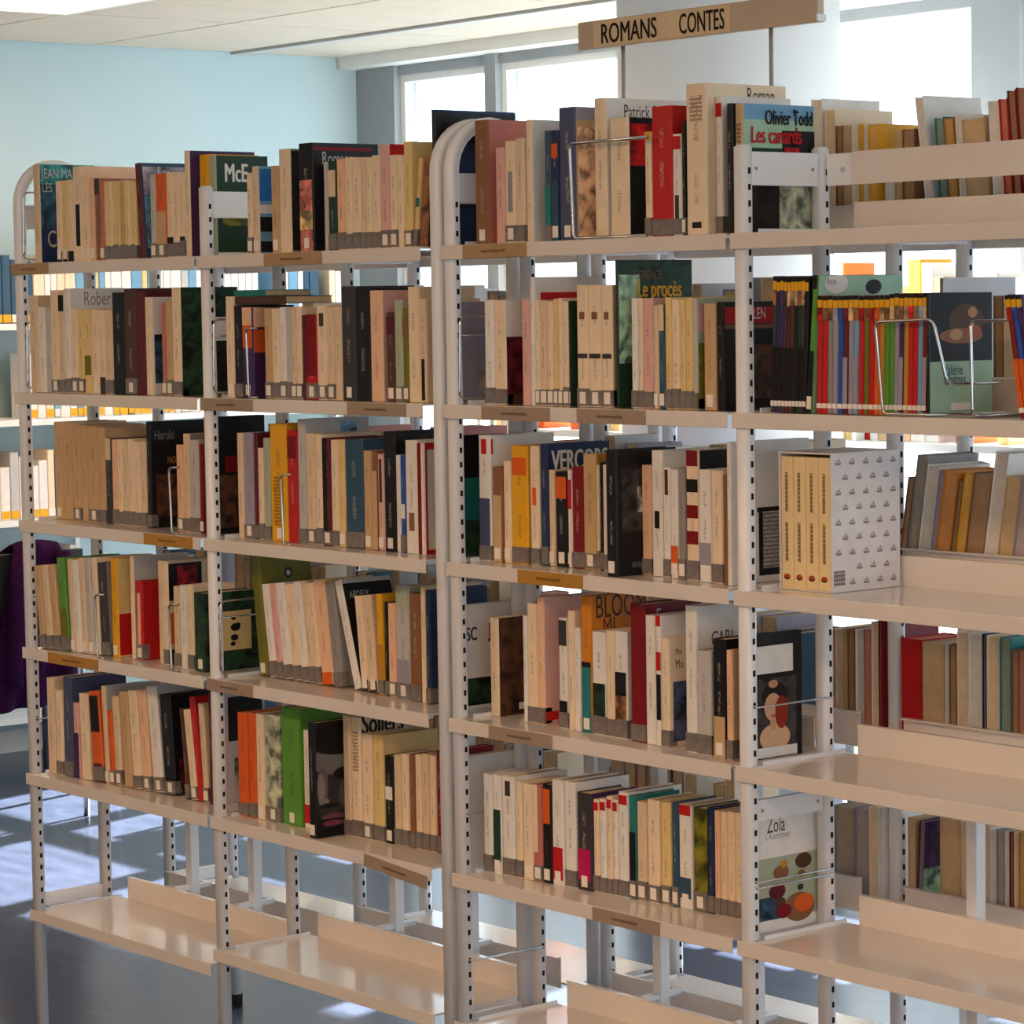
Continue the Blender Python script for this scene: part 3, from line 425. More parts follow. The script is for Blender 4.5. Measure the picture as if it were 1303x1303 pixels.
(3,2,0,2.822,.0095,.03,.1936,.15,1.5,'dr','dr',0,0,0,'comic2','comic album with yellow cap',[],[]),
(3,2,0,2.8379,.0042,.025,.194,.15,0,'bk','mt',0,0,1,'','mint green cover with dark painting',[],[('rect', -0.0, 1, 0.44, 1, 'bk'), ('portrait2', 0.15, 0.95, 0.5, 0.95, 'br'), ('text', 'Valérie', 0.22, 0.33, 0.02, 'sb', 0), ('text', 'Clastres', 0.22, 0.25, 0.02, 'sb', 0), ('rect', 0.35, 0.65, 0.04, 0.1, 'w')]),
(3,2,0,3.0238,.0104,.03,.1903,.15,-9,'dr','dr',0,0,0,'comic3','leaning comic album with yellow cap',[],[]),
(3,2,0,3.0348,.0104,.03,.1902,.15,-9,'bl','bl',0,0,0,'comic3','leaning comic album with yellow cap',[],[]),
(3,2,0,3.0457,.0103,.03,.19,.15,-9,'pu','pu',0,0,0,'comic3','leaning comic album with yellow cap',[],[]),
(3,2,1,2.5601,.008,.365,.2203,.19,0,'lg','lg',0,0,0,'','',[],[]),
(3,2,1,2.6803,.0214,.365,.1881,.11,0,'br','br',0,0,0,'','',[],[]),
(3,2,1,2.703,.026,.365,.182,.11,0,'be','be',0,0,0,'','',[],[]),
(3,3,1,2.4569,.015,.365,.1741,.11,9,'br','br',0,0,0,'','',[],[]),
(3,3,1,2.4736,.024,.365,.213,.135,9,'gr','gr',0,0,0,'','',[],[]),
(3,3,1,2.4993,.0271,.365,.1959,.135,9,'w','w',0,0,0,'','',[],[]),
(3,3,1,2.5277,.0121,.365,.1897,.11,9,'gv','gv',0,0,0,'','',[],[]),
(3,3,1,2.5412,.0308,.365,.1876,.11,9,'am','am',0,0,0,'','',[],[]),
(3,3,1,2.5733,.012,.365,.1748,.11,9,'br','br',0,0,0,'','',[],[]),
(3,3,1,2.5865,.0192,.365,.1854,.11,9,'ye','ye',0,0,0,'','',[],[]),
(3,3,1,2.607,.0419,.365,.1836,.11,9,'br','br',0,0,0,'','',[],[]),
(3,3,1,2.6502,.0285,.365,.224,.152,9,'w','w',0,0,0,'','',[],[]),
(3,3,1,2.68,.0324,.365,.182,.11,9,'tn','tn',0,0,0,'','',[],[]),
(3,3,1,2.7137,.0295,.365,.1833,.11,9,'gv','gv',0,0,0,'','',[],[]),
(3,3,1,2.7445,.0239,.365,.1862,.11,9,'br','br',0,0,0,'','',[],[]),
(2,4,1,2.2928,.0105,.365,.1926,.135,0,'tn','tn',0,0,0,'','',[],[]),
(2,4,1,2.3046,.0171,.365,.193,.135,0,'be','be',0,0,0,'','',[],[]),
(2,4,1,2.3229,.0101,.365,.1944,.135,0,'tn','tn',0,0,0,'','',[],[]),
(2,4,1,2.3343,.0183,.365,.1948,.135,0,'br','br',0,0,0,'','',[],[]),
(2,4,1,2.3539,.0192,.365,.1959,.135,0,'w','w',0,0,0,'','',[],[]),
(2,4,1,2.3744,.0174,.365,.197,.135,0,'ro','ro',0,0,0,'','',[],[]),
(2,4,1,2.3931,.0163,.365,.2129,.135,0,'cr','cr',0,0,0,'','',[],[]),
(2,4,1,2.4107,.0072,.365,.2162,.152,0,'dr','dr',0,0,0,'','',[],[]),
(3,4,1,2.4664,.0476,.365,.1895,.11,0,'rd','rd',0,0,0,'spineback','red box',[],[]),
(3,4,1,2.5153,.052,.365,.1862,.11,0,'tn','tn',0,0,0,'','',[],[]),
(3,4,1,2.5686,.007,.365,.19,.11,0,'w','w',0,0,0,'','',[],[]),
(3,4,1,2.5769,.0172,.365,.1864,.11,0,'br','br',0,0,0,'','',[],[]),
(3,4,1,2.5954,.0244,.365,.2104,.135,0,'cr','cr',0,0,0,'','',[],[]),
(3,4,1,2.6211,.0304,.365,.21,.135,0,'w','w',0,0,0,'','',[],[]),
(3,4,1,2.6528,.0087,.365,.2113,.135,0,'nb','nb',0,0,0,'','',[],[]),
(3,4,1,2.6627,.0278,.365,.2097,.135,0,'cr','cr',0,0,0,'','',[],[]),
(3,4,1,2.6919,.0245,.365,.2092,.135,0,'tl','tl',0,0,0,'','',[],[]),
(3,4,1,2.7176,.0157,.365,.1893,.11,0,'br','br',0,0,0,'','',[],[]),
(3,4,1,2.7347,.0102,.365,.1896,.11,0,'ro','ro',0,0,0,'','',[],[]),
(3,4,1,2.7462,.0229,.365,.1976,.135,0,'w','w',0,0,0,'','',[],[]),
(2,5,1,2.2979,.0518,.365,.1708,.11,0,'gr','gr',0,0,0,'','',[],[]),
(2,5,1,2.351,.032,.365,.1735,.11,0,'gv','gv',0,0,0,'','',[],[]),
(2,5,1,2.3843,.0196,.365,.1786,.11,0,'cr','cr',0,0,0,'','',[],[]),
(2,5,1,2.4053,.0126,.365,.1784,.11,0,'w','w',0,0,0,'','',[],[]),
(3,5,1,2.4788,.0171,.365,.1714,.11,0,'tn','tn',0,0,0,'','',[],[]),
(3,5,1,2.4972,.0149,.365,.1684,.11,3,'pu','pu',0,0,0,'','purple and mint cover',[],[('pic', 0, 1, 0, 0.5, 'mt'), ('pic', 0.1, 1, 0.5, 1, 'pu')]),
(3,5,1,2.5541,.0469,.365,.1817,.11,0,'tn','tn',0,0,0,'','',[],[]),
(3,5,1,2.6023,.0346,.365,.182,.11,0,'be','be',0,0,0,'','',[],[]),
(3,5,1,2.6383,.0292,.365,.1829,.11,0,'be','be',0,0,0,'','',[],[]),
(3,5,1,2.6687,.0128,.365,.1772,.11,0,'w','w',0,0,0,'','',[],[]),
(3,5,1,2.6829,.0178,.365,.1771,.11,0,'gr','gr',0,0,0,'','',[],[]),
(3,5,1,2.7019,.0087,.365,.1758,.11,0,'w','w',0,0,0,'','',[],[]),
(3,5,1,2.7119,.0087,.365,.1771,.11,0,'dr','dr',0,0,0,'','',[],[]),
(3,5,1,2.7219,.0086,.365,.1785,.11,0,'cr','cr',0,0,0,'','',[],[]),
(3,5,1,2.7318,.0254,.365,.1798,.11,0,'oc','oc',0,0,0,'','',[],[]),
]


# ---------------------------------------------------------------- helpers
def lin(c):
    return tuple(((v/255)/12.92 if v/255 <= .04045 else ((v/255+.055)/1.055)**2.4) for v in c) + (1.0,)
def pal(k): return lin(PALETTE[k])
def tag(o, label=None, cat=None, group=None, kind=None):
    if label: o['label'] = label
    if cat: o['category'] = cat
    if group: o['group'] = group
    if kind: o['kind'] = kind
    return o
def empty(name, loc, label, cat, group=None):
    o = bpy.data.objects.new(name, None); col.objects.link(o)
    o.location = loc; o.empty_display_size = .05
    return tag(o, label, cat, group)
class MB:
    def __init__(s): s.v = []; s.f = []; s.sm = []
    def add(s, v, f, smooth=False):
        n = len(s.v); s.v += [tuple(p) for p in v]; s.f += [tuple(i+n for i in q) for q in f]; s.sm += [smooth]*len(f); return s
    def box(s, a, b):
        (x0,y0,z0),(x1,y1,z1) = a, b
        return s.add([(x0,y0,z0),(x1,y0,z0),(x1,y1,z0),(x0,y1,z0),(x0,y0,z1),(x1,y0,z1),(x1,y1,z1),(x0,y1,z1)],
                     [(0,3,2,1),(4,5,6,7),(0,1,5,4),(1,2,6,5),(2,3,7,6),(3,0,4,7)])
    def prism(s, prof, axis, a, b, smooth=False):
        """profile (2d list) extruded along axis from a to b"""
        n = len(prof); v = []
        for t in (a, b):
            for p, q in prof:
                v.append({'x': (t,p,q), 'y': (p,t,q), 'z': (p,q,t)}[axis])
        f = [(i, (i+1) % n, n+(i+1) % n, n+i) for i in range(n)]
        s.add(v, f, smooth); m = len(s.v)-2*n
        s.f += [tuple(m+i for i in range(n))[::-1], tuple(m+n+i for i in range(n))]; s.sm += [False, False]
        return s
    def tube(s, pts, r, n=8):
        pts = [Vector(p) for p in pts]; rings = []
        ref = None
        for i, p in enumerate(pts):
            if i == 0: d = pts[1]-pts[0]
            elif i == len(pts)-1: d = pts[-1]-pts[-2]
            else: d = (pts[i+1]-p).normalized()+(p-pts[i-1]).normalized()
            d.normalize()
            if ref is None:
                ref = d.orthogonal().normalized()
            ref = (ref - d*ref.dot(d)).normalized()
            w = d.cross(ref)
            rings.append([p+ref*r*math.cos(2*PI*k/n)+w*r*math.sin(2*PI*k/n) for k in range(n)])
        v = [q for ring in rings for q in ring]; f = []
        for i in range(len(pts)-1):
            for k in range(n):
                f.append((i*n+k, i*n+(k+1) % n, (i+1)*n+(k+1) % n, (i+1)*n+k))
        s.add(v, f, True)
        m = len(s.v)-len(v)
        s.f += [tuple(m+k for k in range(n))[::-1], tuple(m+(len(pts)-1)*n+k for k in range(n))]; s.sm += [False, False]
        return s
    def mesh(s, name):
        me = bpy.data.meshes.new(name); me.from_pydata(s.v, [], s.f)
        for p, q in zip(me.polygons, s.sm): p.use_smooth = q
        return me
    def build(s, name, mat, parent=None, fix=False, bevel=0):
        me = s.mesh(name)
        if fix or bevel:
            bm = bmesh.new(); bm.from_mesh(me)
            if bevel:
                bmesh.ops.bevel(bm, geom=list(bm.edges), offset=bevel, segments=2, affect='EDGES', profile=.5)
            bmesh.ops.recalc_face_normals(bm, faces=bm.faces); bm.to_mesh(me); bm.free()
        me.materials.append(mat)
        o = bpy.data.objects.new(name, me); col.objects.link(o); o.parent = parent
        return o
def rrect(x0, y0, x1, y1, r, n=4):
    pts = []
    for cx, cy, a0 in ((x1-r,y1-r,0),(x0+r,y1-r,90),(x0+r,y0+r,180),(x1-r,y0+r,270)):
        for k in range(n+1):
            a = math.radians(a0+90*k/n); pts.append((cx+r*math.cos(a), cy+r*math.sin(a)))
    return pts
def copy_tree(o, parent=None):
    c = o.copy(); col.objects.link(c); c.parent = parent
    for ch in list(o.children): copy_tree(ch, c)
    return c
ORD = 'zeroth first second third fourth fifth sixth seventh eighth ninth tenth eleventh twelfth thirteenth fourteenth fifteenth sixteenth seventeenth eighteenth nineteenth twentieth'.split()
TENS = {20: 'twenty', 30: 'thirty', 40: 'forty', 50: 'fifty', 60: 'sixty'}
def ordinal(n):
    if n <= 20: return ORD[n]
    if n % 10 == 0: return {30: 'thirtieth', 40: 'fortieth', 50: 'fiftieth', 60: 'sixtieth'}.get(n, str(n)+'th')
    return TENS[n//10*10]+'-'+ORD[n % 10]
BAY = ['leftmost bay', 'second bay', 'third bay', 'rightmost bay']
LEVEL = ['', 'top', 'second', 'third', 'fourth', 'fifth', 'lowest']

# ---------------------------------------------------------------- materials
def mat(name, colour, rough=.5, spec=.5, metal=0, noise=0, nscale=8, bump=0, bscale=60, objcol=False):
    m = bpy.data.materials.new(name); m.use_nodes = True
    nt = m.node_tree; bs = nt.nodes['Principled BSDF']
    bs.inputs['Roughness'].default_value = rough
    bs.inputs['Specular IOR Level'].default_value = spec
    bs.inputs['Metallic'].default_value = metal
    src = None
    if objcol:
        oi = nt.nodes.new('ShaderNodeObjectInfo'); src = oi.outputs['Color']
    else:
        bs.inputs['Base Color'].default_value = lin(colour)
    if noise:
        tc = nt.nodes.new('ShaderNodeTexCoord'); tx = nt.nodes.new('ShaderNodeTexNoise')
        tx.inputs['Scale'].default_value = nscale; tx.inputs['Detail'].default_value = 4
        nt.links.new(tc.outputs['Object'], tx.inputs['Vector'])
        mp = nt.nodes.new('ShaderNodeMapRange'); mp.inputs[1].default_value = .3; mp.inputs[2].default_value = .7
        mp.inputs[3].default_value = 1-noise; mp.inputs[4].default_value = 1+noise*.4
        nt.links.new(tx.outputs['Fac'], mp.inputs[0])
        vm = nt.nodes.new('ShaderNodeVectorMath'); vm.operation = 'MULTIPLY'
        if src is not None: nt.links.new(src, vm.inputs[0])
        else: vm.inputs[0].default_value = lin(colour)[:3]
        nt.links.new(mp.outputs[0], vm.inputs[1])
        src = vm.outputs[0]
    if src is not None: nt.links.new(src, bs.inputs['Base Color'])
    if bump:
        tc = nt.nodes.new('ShaderNodeTexCoord'); tx = nt.nodes.new('ShaderNodeTexNoise'); tx.inputs['Scale'].default_value = bscale
        nt.links.new(tc.outputs['Object'], tx.inputs['Vector'])
        bp = nt.nodes.new('ShaderNodeBump'); bp.inputs['Strength'].default_value = bump; bp.inputs['Distance'].default_value = .002
        nt.links.new(tx.outputs['Fac'], bp.inputs['Height']); nt.links.new(bp.outputs['Normal'], bs.inputs['Normal'])
    return m
def emission(name, colour, strength):
    m = bpy.data.materials.new(name); m.use_nodes = True; nt = m.node_tree; bs = nt.nodes['Principled BSDF']
    bs.inputs['Base Color'].default_value = (.9,.9,.9,1)
    bs.inputs['Emission Color'].default_value = colour+(1,); bs.inputs['Emission Strength'].default_value = strength
    return m
M = {}
M['enamel'] = mat('white_enamel', (240,240,242), .25, .5, noise=.04, nscale=3)
M['enamel_shelf'] = mat('shelf_enamel', (231,221,211), .10, .6, noise=.05, nscale=4)
M['slot'] = mat('dark_slot', (30,26,26), .8, .1)
M['chrome'] = mat('chrome_wire', (205,205,205), .18, .5, metal=1)
M['pages'] = mat('paper_pages', (226,198,158), .85, .1, noise=.12, nscale=40, objcol=True)
M['band'] = mat('grey_tape', (128,120,116), .35, .5, noise=.3, nscale=60)
M['sticker'] = mat('white_sticker', (240,232,222), .6, .3)
M['print'] = mat('flat_print', (255,255,255), .5, .22, noise=.08, nscale=30, objcol=True)
M['wall_blue'] = mat('pale_blue_paint', (184,207,214), .8, .2, noise=.03, nscale=2)
M['column'] = mat('column_paint', (240,244,252), .7, .2, noise=.03, nscale=2)
M['frame_grey'] = mat('grey_window_frame', (150,156,160), .5, .4, noise=.05, nscale=5)
M['white'] = mat('white_laminate', (238,238,234), .45, .4, noise=.03)
M['tile'] = mat('ceiling_tile', (220,212,196), .9, .1, noise=.05, nscale=6, bump=.3, bscale=120)
M['grid'] = mat('ceiling_grid', (206,206,202), .6, .3)
M['tape_tan'] = mat('tan_label_holder', (176,144,102), .4, .4, noise=.12, nscale=20)
M['tape_ochre'] = mat('ochre_label_holder', (186,134,52), .45, .4, noise=.15, nscale=20)
M['tape_grey'] = mat('grey_label_holder', (166,144,124), .4, .4, noise=.12, nscale=20)
M['sign_brown'] = mat('taupe_sign', (204,182,160), .5, .3, noise=.04, nscale=10)
M['sign_plate'] = mat('cream_sign_plate', (232,206,168), .55, .3)
M['ink'] = mat('black_ink', (34,28,26), .6, .2)
M['coat'] = mat('purple_wool', (48,18,54), .95, .05, noise=.25, nscale=30, bump=.5, bscale=200)
M['black_metal'] = mat('black_metal', (34,34,38), .5, .4)
M['wood'] = mat('beech_top', (206,180,140), .45, .4, noise=.12, nscale=10)
M['foot'] = mat('rubber_foot', (40,38,38), .8, .1)
M['plain_wall'] = mat('white_wall_paint', (232,226,216), .8, .2, noise=.03, nscale=2)
M['box_print'] = None

def floor_mat():
    m = bpy.data.materials.new('blue_lino'); m.use_nodes = True; nt = m.node_tree; bs = nt.nodes['Principled BSDF']
    tc = nt.nodes.new('ShaderNodeTexCoord'); n1 = nt.nodes.new('ShaderNodeTexNoise'); n1.inputs['Scale'].default_value = 5; n1.inputs['Detail'].default_value = 8
    mp = nt.nodes.new('ShaderNodeMapping'); mp.inputs['Scale'].default_value = (1, 3, 1)
    nt.links.new(tc.outputs['Object'], mp.inputs[0]); nt.links.new(mp.outputs[0], n1.inputs['Vector'])
    cr = nt.nodes.new('ShaderNodeValToRGB'); cr.color_ramp.elements[0].color = lin((56,62,82)); cr.color_ramp.elements[1].color = lin((74,81,102))
    cr.color_ramp.elements[0].position = .3; cr.color_ramp.elements[1].position = .72
    nt.links.new(n1.outputs['Fac'], cr.inputs[0]); nt.links.new(cr.outputs[0], bs.inputs['Base Color'])
    bs.inputs['Roughness'].default_value = .22; bs.inputs['Specular IOR Level'].default_value = .36
    bp = nt.nodes.new('ShaderNodeBump'); bp.inputs['Strength'].default_value = .08; bp.inputs['Distance'].default_value = .01
    nt.links.new(n1.outputs['Fac'], bp.inputs['Height']); nt.links.new(bp.outputs['Normal'], bs.inputs['Normal'])
    return m
M['floor'] = floor_mat()

def glass_mat():
    m = bpy.data.materials.new('window_glass'); m.use_nodes = True; nt = m.node_tree
    nt.nodes.remove(nt.nodes['Principled BSDF']); out = nt.nodes['Material Output']
    tr = nt.nodes.new('ShaderNodeBsdfTransparent'); tr.inputs[0].default_value = (.94,.97,.98,1)
    gl = nt.nodes.new('ShaderNodeBsdfGlossy'); gl.inputs['Roughness'].default_value = .02
    mx = nt.nodes.new('ShaderNodeMixShader'); mx.inputs[0].default_value = .06
    nt.links.new(tr.outputs[0], mx.inputs[1]); nt.links.new(gl.outputs[0], mx.inputs[2]); nt.links.new(mx.outputs[0], out.inputs[0])
    return m
M['glass'] = glass_mat()

def math_node(nt, op, a, b=None, c=None):
    n = nt.nodes.new('ShaderNodeMath'); n.operation = op
    for i, v in enumerate((a, b, c)):
        if v is None: continue
        if isinstance(v, (int, float)): n.inputs[i].default_value = v
        else: nt.links.new(v, n.inputs[i])
    return n.outputs[0]
def cover_mat(name, lettering):
    """book cover: the object's own colour, printed lettering running up the spine"""
    m = bpy.data.materials.new(name); m.use_nodes = True; nt = m.node_tree; bs = nt.nodes['Principled BSDF']
    bs.inputs['Roughness'].default_value = .4; bs.inputs['Specular IOR Level'].default_value = .28
    oi = nt.nodes.new('ShaderNodeObjectInfo'); tc = nt.nodes.new('ShaderNodeTexCoord')
    n1 = nt.nodes.new('ShaderNodeTexNoise'); n1.inputs['Scale'].default_value = 25; n1.inputs['Detail'].default_value = 3
    nt.links.new(tc.outputs['Object'], n1.inputs['Vector'])
    wear = nt.nodes.new('ShaderNodeMapRange'); wear.inputs[1].default_value = .3; wear.inputs[2].default_value = .7; wear.inputs[3].default_value = .93; wear.inputs[4].default_value = 1.03
    nt.links.new(n1.outputs['Fac'], wear.inputs[0])
    base = nt.nodes.new('ShaderNodeVectorMath'); base.operation = 'MULTIPLY'
    nt.links.new(oi.outputs['Color'], base.inputs[0]); nt.links.new(wear.outputs[0], base.inputs[1])
    src = base.outputs[0]
    if lettering:
        sp = nt.nodes.new('ShaderNodeSeparateXYZ'); nt.links.new(tc.outputs['Generated'], sp.inputs[0])
        so = nt.nodes.new('ShaderNodeSeparateXYZ'); nt.links.new(tc.outputs['Object'], so.inputs[0])
        rnd = oi.outputs['Random']
        spine = math_node(nt, 'LESS_THAN', sp.outputs[1], .02)
        cx = math_node(nt, 'LESS_THAN', math_node(nt, 'ABSOLUTE', math_node(nt, 'SUBTRACT', sp.outputs[0], .5)), .10)
        z = sp.outputs[2]
        lo = math_node(nt, 'MULTIPLY_ADD', rnd, .22, .2)
        z1 = math_node(nt, 'MULTIPLY', math_node(nt, 'GREATER_THAN', z, lo), math_node(nt, 'LESS_THAN', z, math_node(nt, 'ADD', lo, .2)))
        r2 = math_node(nt, 'FRACT', math_node(nt, 'MULTIPLY', rnd, 7.3))
        lo2 = math_node(nt, 'MULTIPLY_ADD', r2, .08, .62)
        z2 = math_node(nt, 'MULTIPLY', math_node(nt, 'GREATER_THAN', z, lo2), math_node(nt, 'LESS_THAN', z, math_node(nt, 'ADD', lo2, .15)))
        zone = math_node(nt, 'MAXIMUM', z1, z2)
        vec = nt.nodes.new('ShaderNodeCombineXYZ')
        nt.links.new(math_node(nt, 'MULTIPLY', so.outputs[0], 260.0), vec.inputs[0])
        nt.links.new(math_node(nt, 'MULTIPLY_ADD', rnd, 91.0, 3.0), vec.inputs[1])
        nt.links.new(math_node(nt, 'MULTIPLY', so.outputs[2], 420.0), vec.inputs[2])
        n2 = nt.nodes.new('ShaderNodeTexNoise'); n2.inputs['Scale'].default_value = 1; n2.inputs['Detail'].default_value = 1
        nt.links.new(vec.outputs[0], n2.inputs['Vector'])
        ink = math_node(nt, 'GREATER_THAN', n2.outputs['Fac'], .5)
        mask = math_node(nt, 'MULTIPLY', math_node(nt, 'MULTIPLY', spine, cx), math_node(nt, 'MULTIPLY', zone, ink))
        mask = math_node(nt, 'MULTIPLY', mask, .42)
        bw = nt.nodes.new('ShaderNodeRGBToBW'); nt.links.new(oi.outputs['Color'], bw.inputs[0])
        dark = math_node(nt, 'LESS_THAN', bw.outputs[0], .16)
        hue = nt.nodes.new('ShaderNodeMix'); hue.data_type = 'RGBA'
        hue.inputs[6].default_value = (.05,.035,.03,1); hue.inputs[7].default_value = (.6,.56,.5,1)
        nt.links.new(dark, hue.inputs[0])
        red = nt.nodes.new('ShaderNodeMix'); red.data_type = 'RGBA'; red.inputs[7].default_value = (.35,.03,.03,1)
        nt.links.new(math_node(nt, 'GREATER_THAN', r2, .85), red.inputs[0]); nt.links.new(hue.outputs[2], red.inputs[6])
        mx = nt.nodes.new('ShaderNodeMix'); mx.data_type = 'RGBA'
        nt.links.new(mask, mx.inputs[0]); nt.links.new(src, mx.inputs[6]); nt.links.new(red.outputs[2], mx.inputs[7])
        src = mx.outputs[2]
    nt.links.new(src, bs.inputs['Base Color'])
    return m
M['cover'] = cover_mat('book_cover_lettered', True)
M['cover_plain'] = cover_mat('book_cover_plain', False)
def picture_mat(name, kind):
    m = bpy.data.materials.new(name); m.use_nodes = True; nt = m.node_tree; bs = nt.nodes['Principled BSDF']
    bs.inputs['Roughness'].default_value = .45; bs.inputs['Specular IOR Level'].default_value = .25
    oi = nt.nodes.new('ShaderNodeObjectInfo'); tc = nt.nodes.new('ShaderNodeTexCoord')
    add = nt.nodes.new('ShaderNodeVectorMath'); add.operation = 'ADD'
    nt.links.new(tc.outputs['Object'], add.inputs[0])
    sc = nt.nodes.new('ShaderNodeVectorMath'); sc.operation = 'SCALE'; sc.inputs[0].default_value = (37, 11, 23)
    nt.links.new(oi.outputs['Random'], sc.inputs['Scale']); nt.links.new(sc.outputs[0], add.inputs[1])
    if kind == 'blotch':
        n1 = nt.nodes.new('ShaderNodeTexNoise'); n1.inputs['Scale'].default_value = 32; n1.inputs['Detail'].default_value = 4; n1.inputs['Distortion'].default_value = .6
        nt.links.new(add.outputs[0], n1.inputs['Vector']); fac = n1.outputs['Fac']
        cr = nt.nodes.new('ShaderNodeValToRGB')
        cr.color_ramp.elements[0].position = .36; cr.color_ramp.elements[0].color = (.25,.25,.25,1)
        cr.color_ramp.elements[1].position = .64; cr.color_ramp.elements[1].color = (1.7,1.6,1.45,1)
        e = cr.color_ramp.elements.new(.5); e.color = (1,1,1,1)
        nt.links.new(fac, cr.inputs[0])
    else:  # rows of small print
        mp = nt.nodes.new('ShaderNodeMapping'); mp.inputs['Scale'].default_value = (1, 1, 1)
        nt.links.new(add.outputs[0], mp.inputs[0])
        wv = nt.nodes.new('ShaderNodeTexWave'); wv.bands_direction = 'Z'; wv.inputs['Scale'].default_value = 45; wv.inputs['Distortion'].default_value = 0
        nt.links.new(tc.outputs['Object'], wv.inputs['Vector'])
        ns = nt.nodes.new('ShaderNodeTexNoise'); ns.inputs['Scale'].default_value = 320
        nt.links.new(add.outputs[0], ns.inputs['Vector'])
        g = math_node(nt, 'MULTIPLY', math_node(nt, 'GREATER_THAN', wv.outputs['Fac'], .55), math_node(nt, 'GREATER_THAN', ns.outputs['Fac'], .46))
        cr = nt.nodes.new('ShaderNodeValToRGB'); cr.color_ramp.elements[0].color = (.42,.39,.37,1); cr.color_ramp.elements[1].color = (1,1,1,1)
        nt.links.new(g, cr.inputs[0])
    vm = nt.nodes.new('ShaderNodeVectorMath'); vm.operation = 'MULTIPLY'
    nt.links.new(oi.outputs['Color'], vm.inputs[0]); nt.links.new(cr.outputs[0], vm.inputs[1])
    nt.links.new(vm.outputs[0], bs.inputs['Base Color'])
    return m
M['picture'] = picture_mat('printed_picture', 'blotch')
M['smallprint'] = picture_mat('printed_small_text', 'lines')

_text = {}
def text_mesh(s, bold=0):
    k = (s, bold)
    if k not in _text:
        cu = bpy.data.curves.new('lettering', 'FONT'); cu.body = s; cu.size = 1.0; cu.resolution_u = 3
        ob = bpy.data.objects.new('lettering', cu); col.objects.link(ob)
        dg = bpy.context.evaluated_depsgraph_get()
        me = bpy.data.meshes.new_from_object(ob.evaluated_get(dg))
        if bold:                                    # heavier strokes: the outline swept a little sideways
            vv = [v.co.copy() for v in me.vertices]; ff = [tuple(q.vertices) for q in me.polygons]
            V, Fc = [], []
            for q_, (dx, dy) in enumerate(((-.03, 0), (-.01, .008), (.01, -.008), (.03, 0))):
                n0 = len(V); V += [(c_.x+dx+.03, c_.y+dy, c_.z+.004*q_) for c_ in vv]; Fc += [tuple(i+n0 for i in q) for q in ff]
            me = bpy.data.meshes.new('lettering'); me.from_pydata(V, [], Fc)
        _text[k] = me
        bpy.data.objects.remove(ob); bpy.data.curves.remove(cu)
    return _text[k]
def lettering(name, s, mat_, parent, origin, xdir, ydir, size, sx=1.0, bold=0, colour=None):
    me = text_mesh(s, bold).copy(); me.name = name; me.materials.clear(); me.materials.append(mat_)
    x, y = Vector(xdir), Vector(ydir); z = x.cross(y)
    mt = Matrix(((x.x*size*sx, y.x*size, z.x*size, origin[0]), (x.y*size*sx, y.y*size, z.y*size, origin[1]), (x.z*size*sx, y.z*size, z.z*size, origin[2]), (0,0,0,1)))
    me.transform(mt)
    o = bpy.data.objects.new(name, me); col.objects.link(o); o.parent = parent
    if colour: o.color = colour
    return o

# ================================================================ room
XL, YB, ZC = -4.02, 3.98, 2.803          # left wall, window wall, ceiling
XR, YF = 9.0, -7.5
W, E = .7896, .0521
fl = MB(); fl.box((XL-.2, YF-.2, -.1), (XR+.2, YB+.2, 0)); tag(fl.build('floor', M['floor']), 'dark blue-grey glossy lino floor under the shelving', 'floor', kind='structure')
w = MB(); w.box((XL-.2, YF, 0), (XL, YB+.2, ZC+.3)); tag(w.build('wall_left', M['wall_blue']), 'pale blue painted wall at the far left', 'wall', kind='structure')
w = MB(); w.box((XL, YF-.2, 0), (XR, YF, ZC+.3)); tag(w.build('wall_front', M['plain_wall']), 'white wall behind the viewpoint', 'wall', kind='structure')
w = MB()
w.box((XR, YF-.2, 0), (XR+.2, YB+.2, .9)); w.box((XR, YF-.2, 2.6), (XR+.2, YB+.2, ZC+.3)); w.box((XR, YF-.2, .9), (XR+.2, -6.0, 2.6)); w.box((XR, 2.0, .9), (XR+.2, YB+.2, 2.6))
tag(w.build('wall_right', M['plain_wall']), 'white unseen wall at the far right end, windows added for daylight', 'wall', kind='structure')
for i in range(5):  # out-of-view side windows, added to bring cool daylight from the right
    y0 = -6.0+1.6*i
    fr = MB()
    for q in ((y0, .9, y0+.05, 2.6), (y0+1.55, .9, y0+1.6, 2.6), (y0+.05, .9, y0+1.55, .95), (y0+.05, 2.55, y0+1.55, 2.6)): fr.box((XR+.05, q[0], q[1]), (XR+.12, q[2], q[3]))
    o = tag(fr.build('window_%d' % (31+i), M['frame_grey']), 'grey framed unseen side window added for cool daylight, %s from the front wall' % ordinal(i+1), 'window', kind='structure')
    gl = MB(); gl.box((XR+.08, y0+.05, .95), (XR+.085, y0+1.55, 2.55)); gl.build('pane', M['glass'], o)
sk = MB(); sk.box((XL+.0, YF, 0), (XL+.012, YB, .09)); tag(sk.build('baseboard_left', M['white']), 'white skirting along the pale blue wall', 'baseboard', kind='structure')

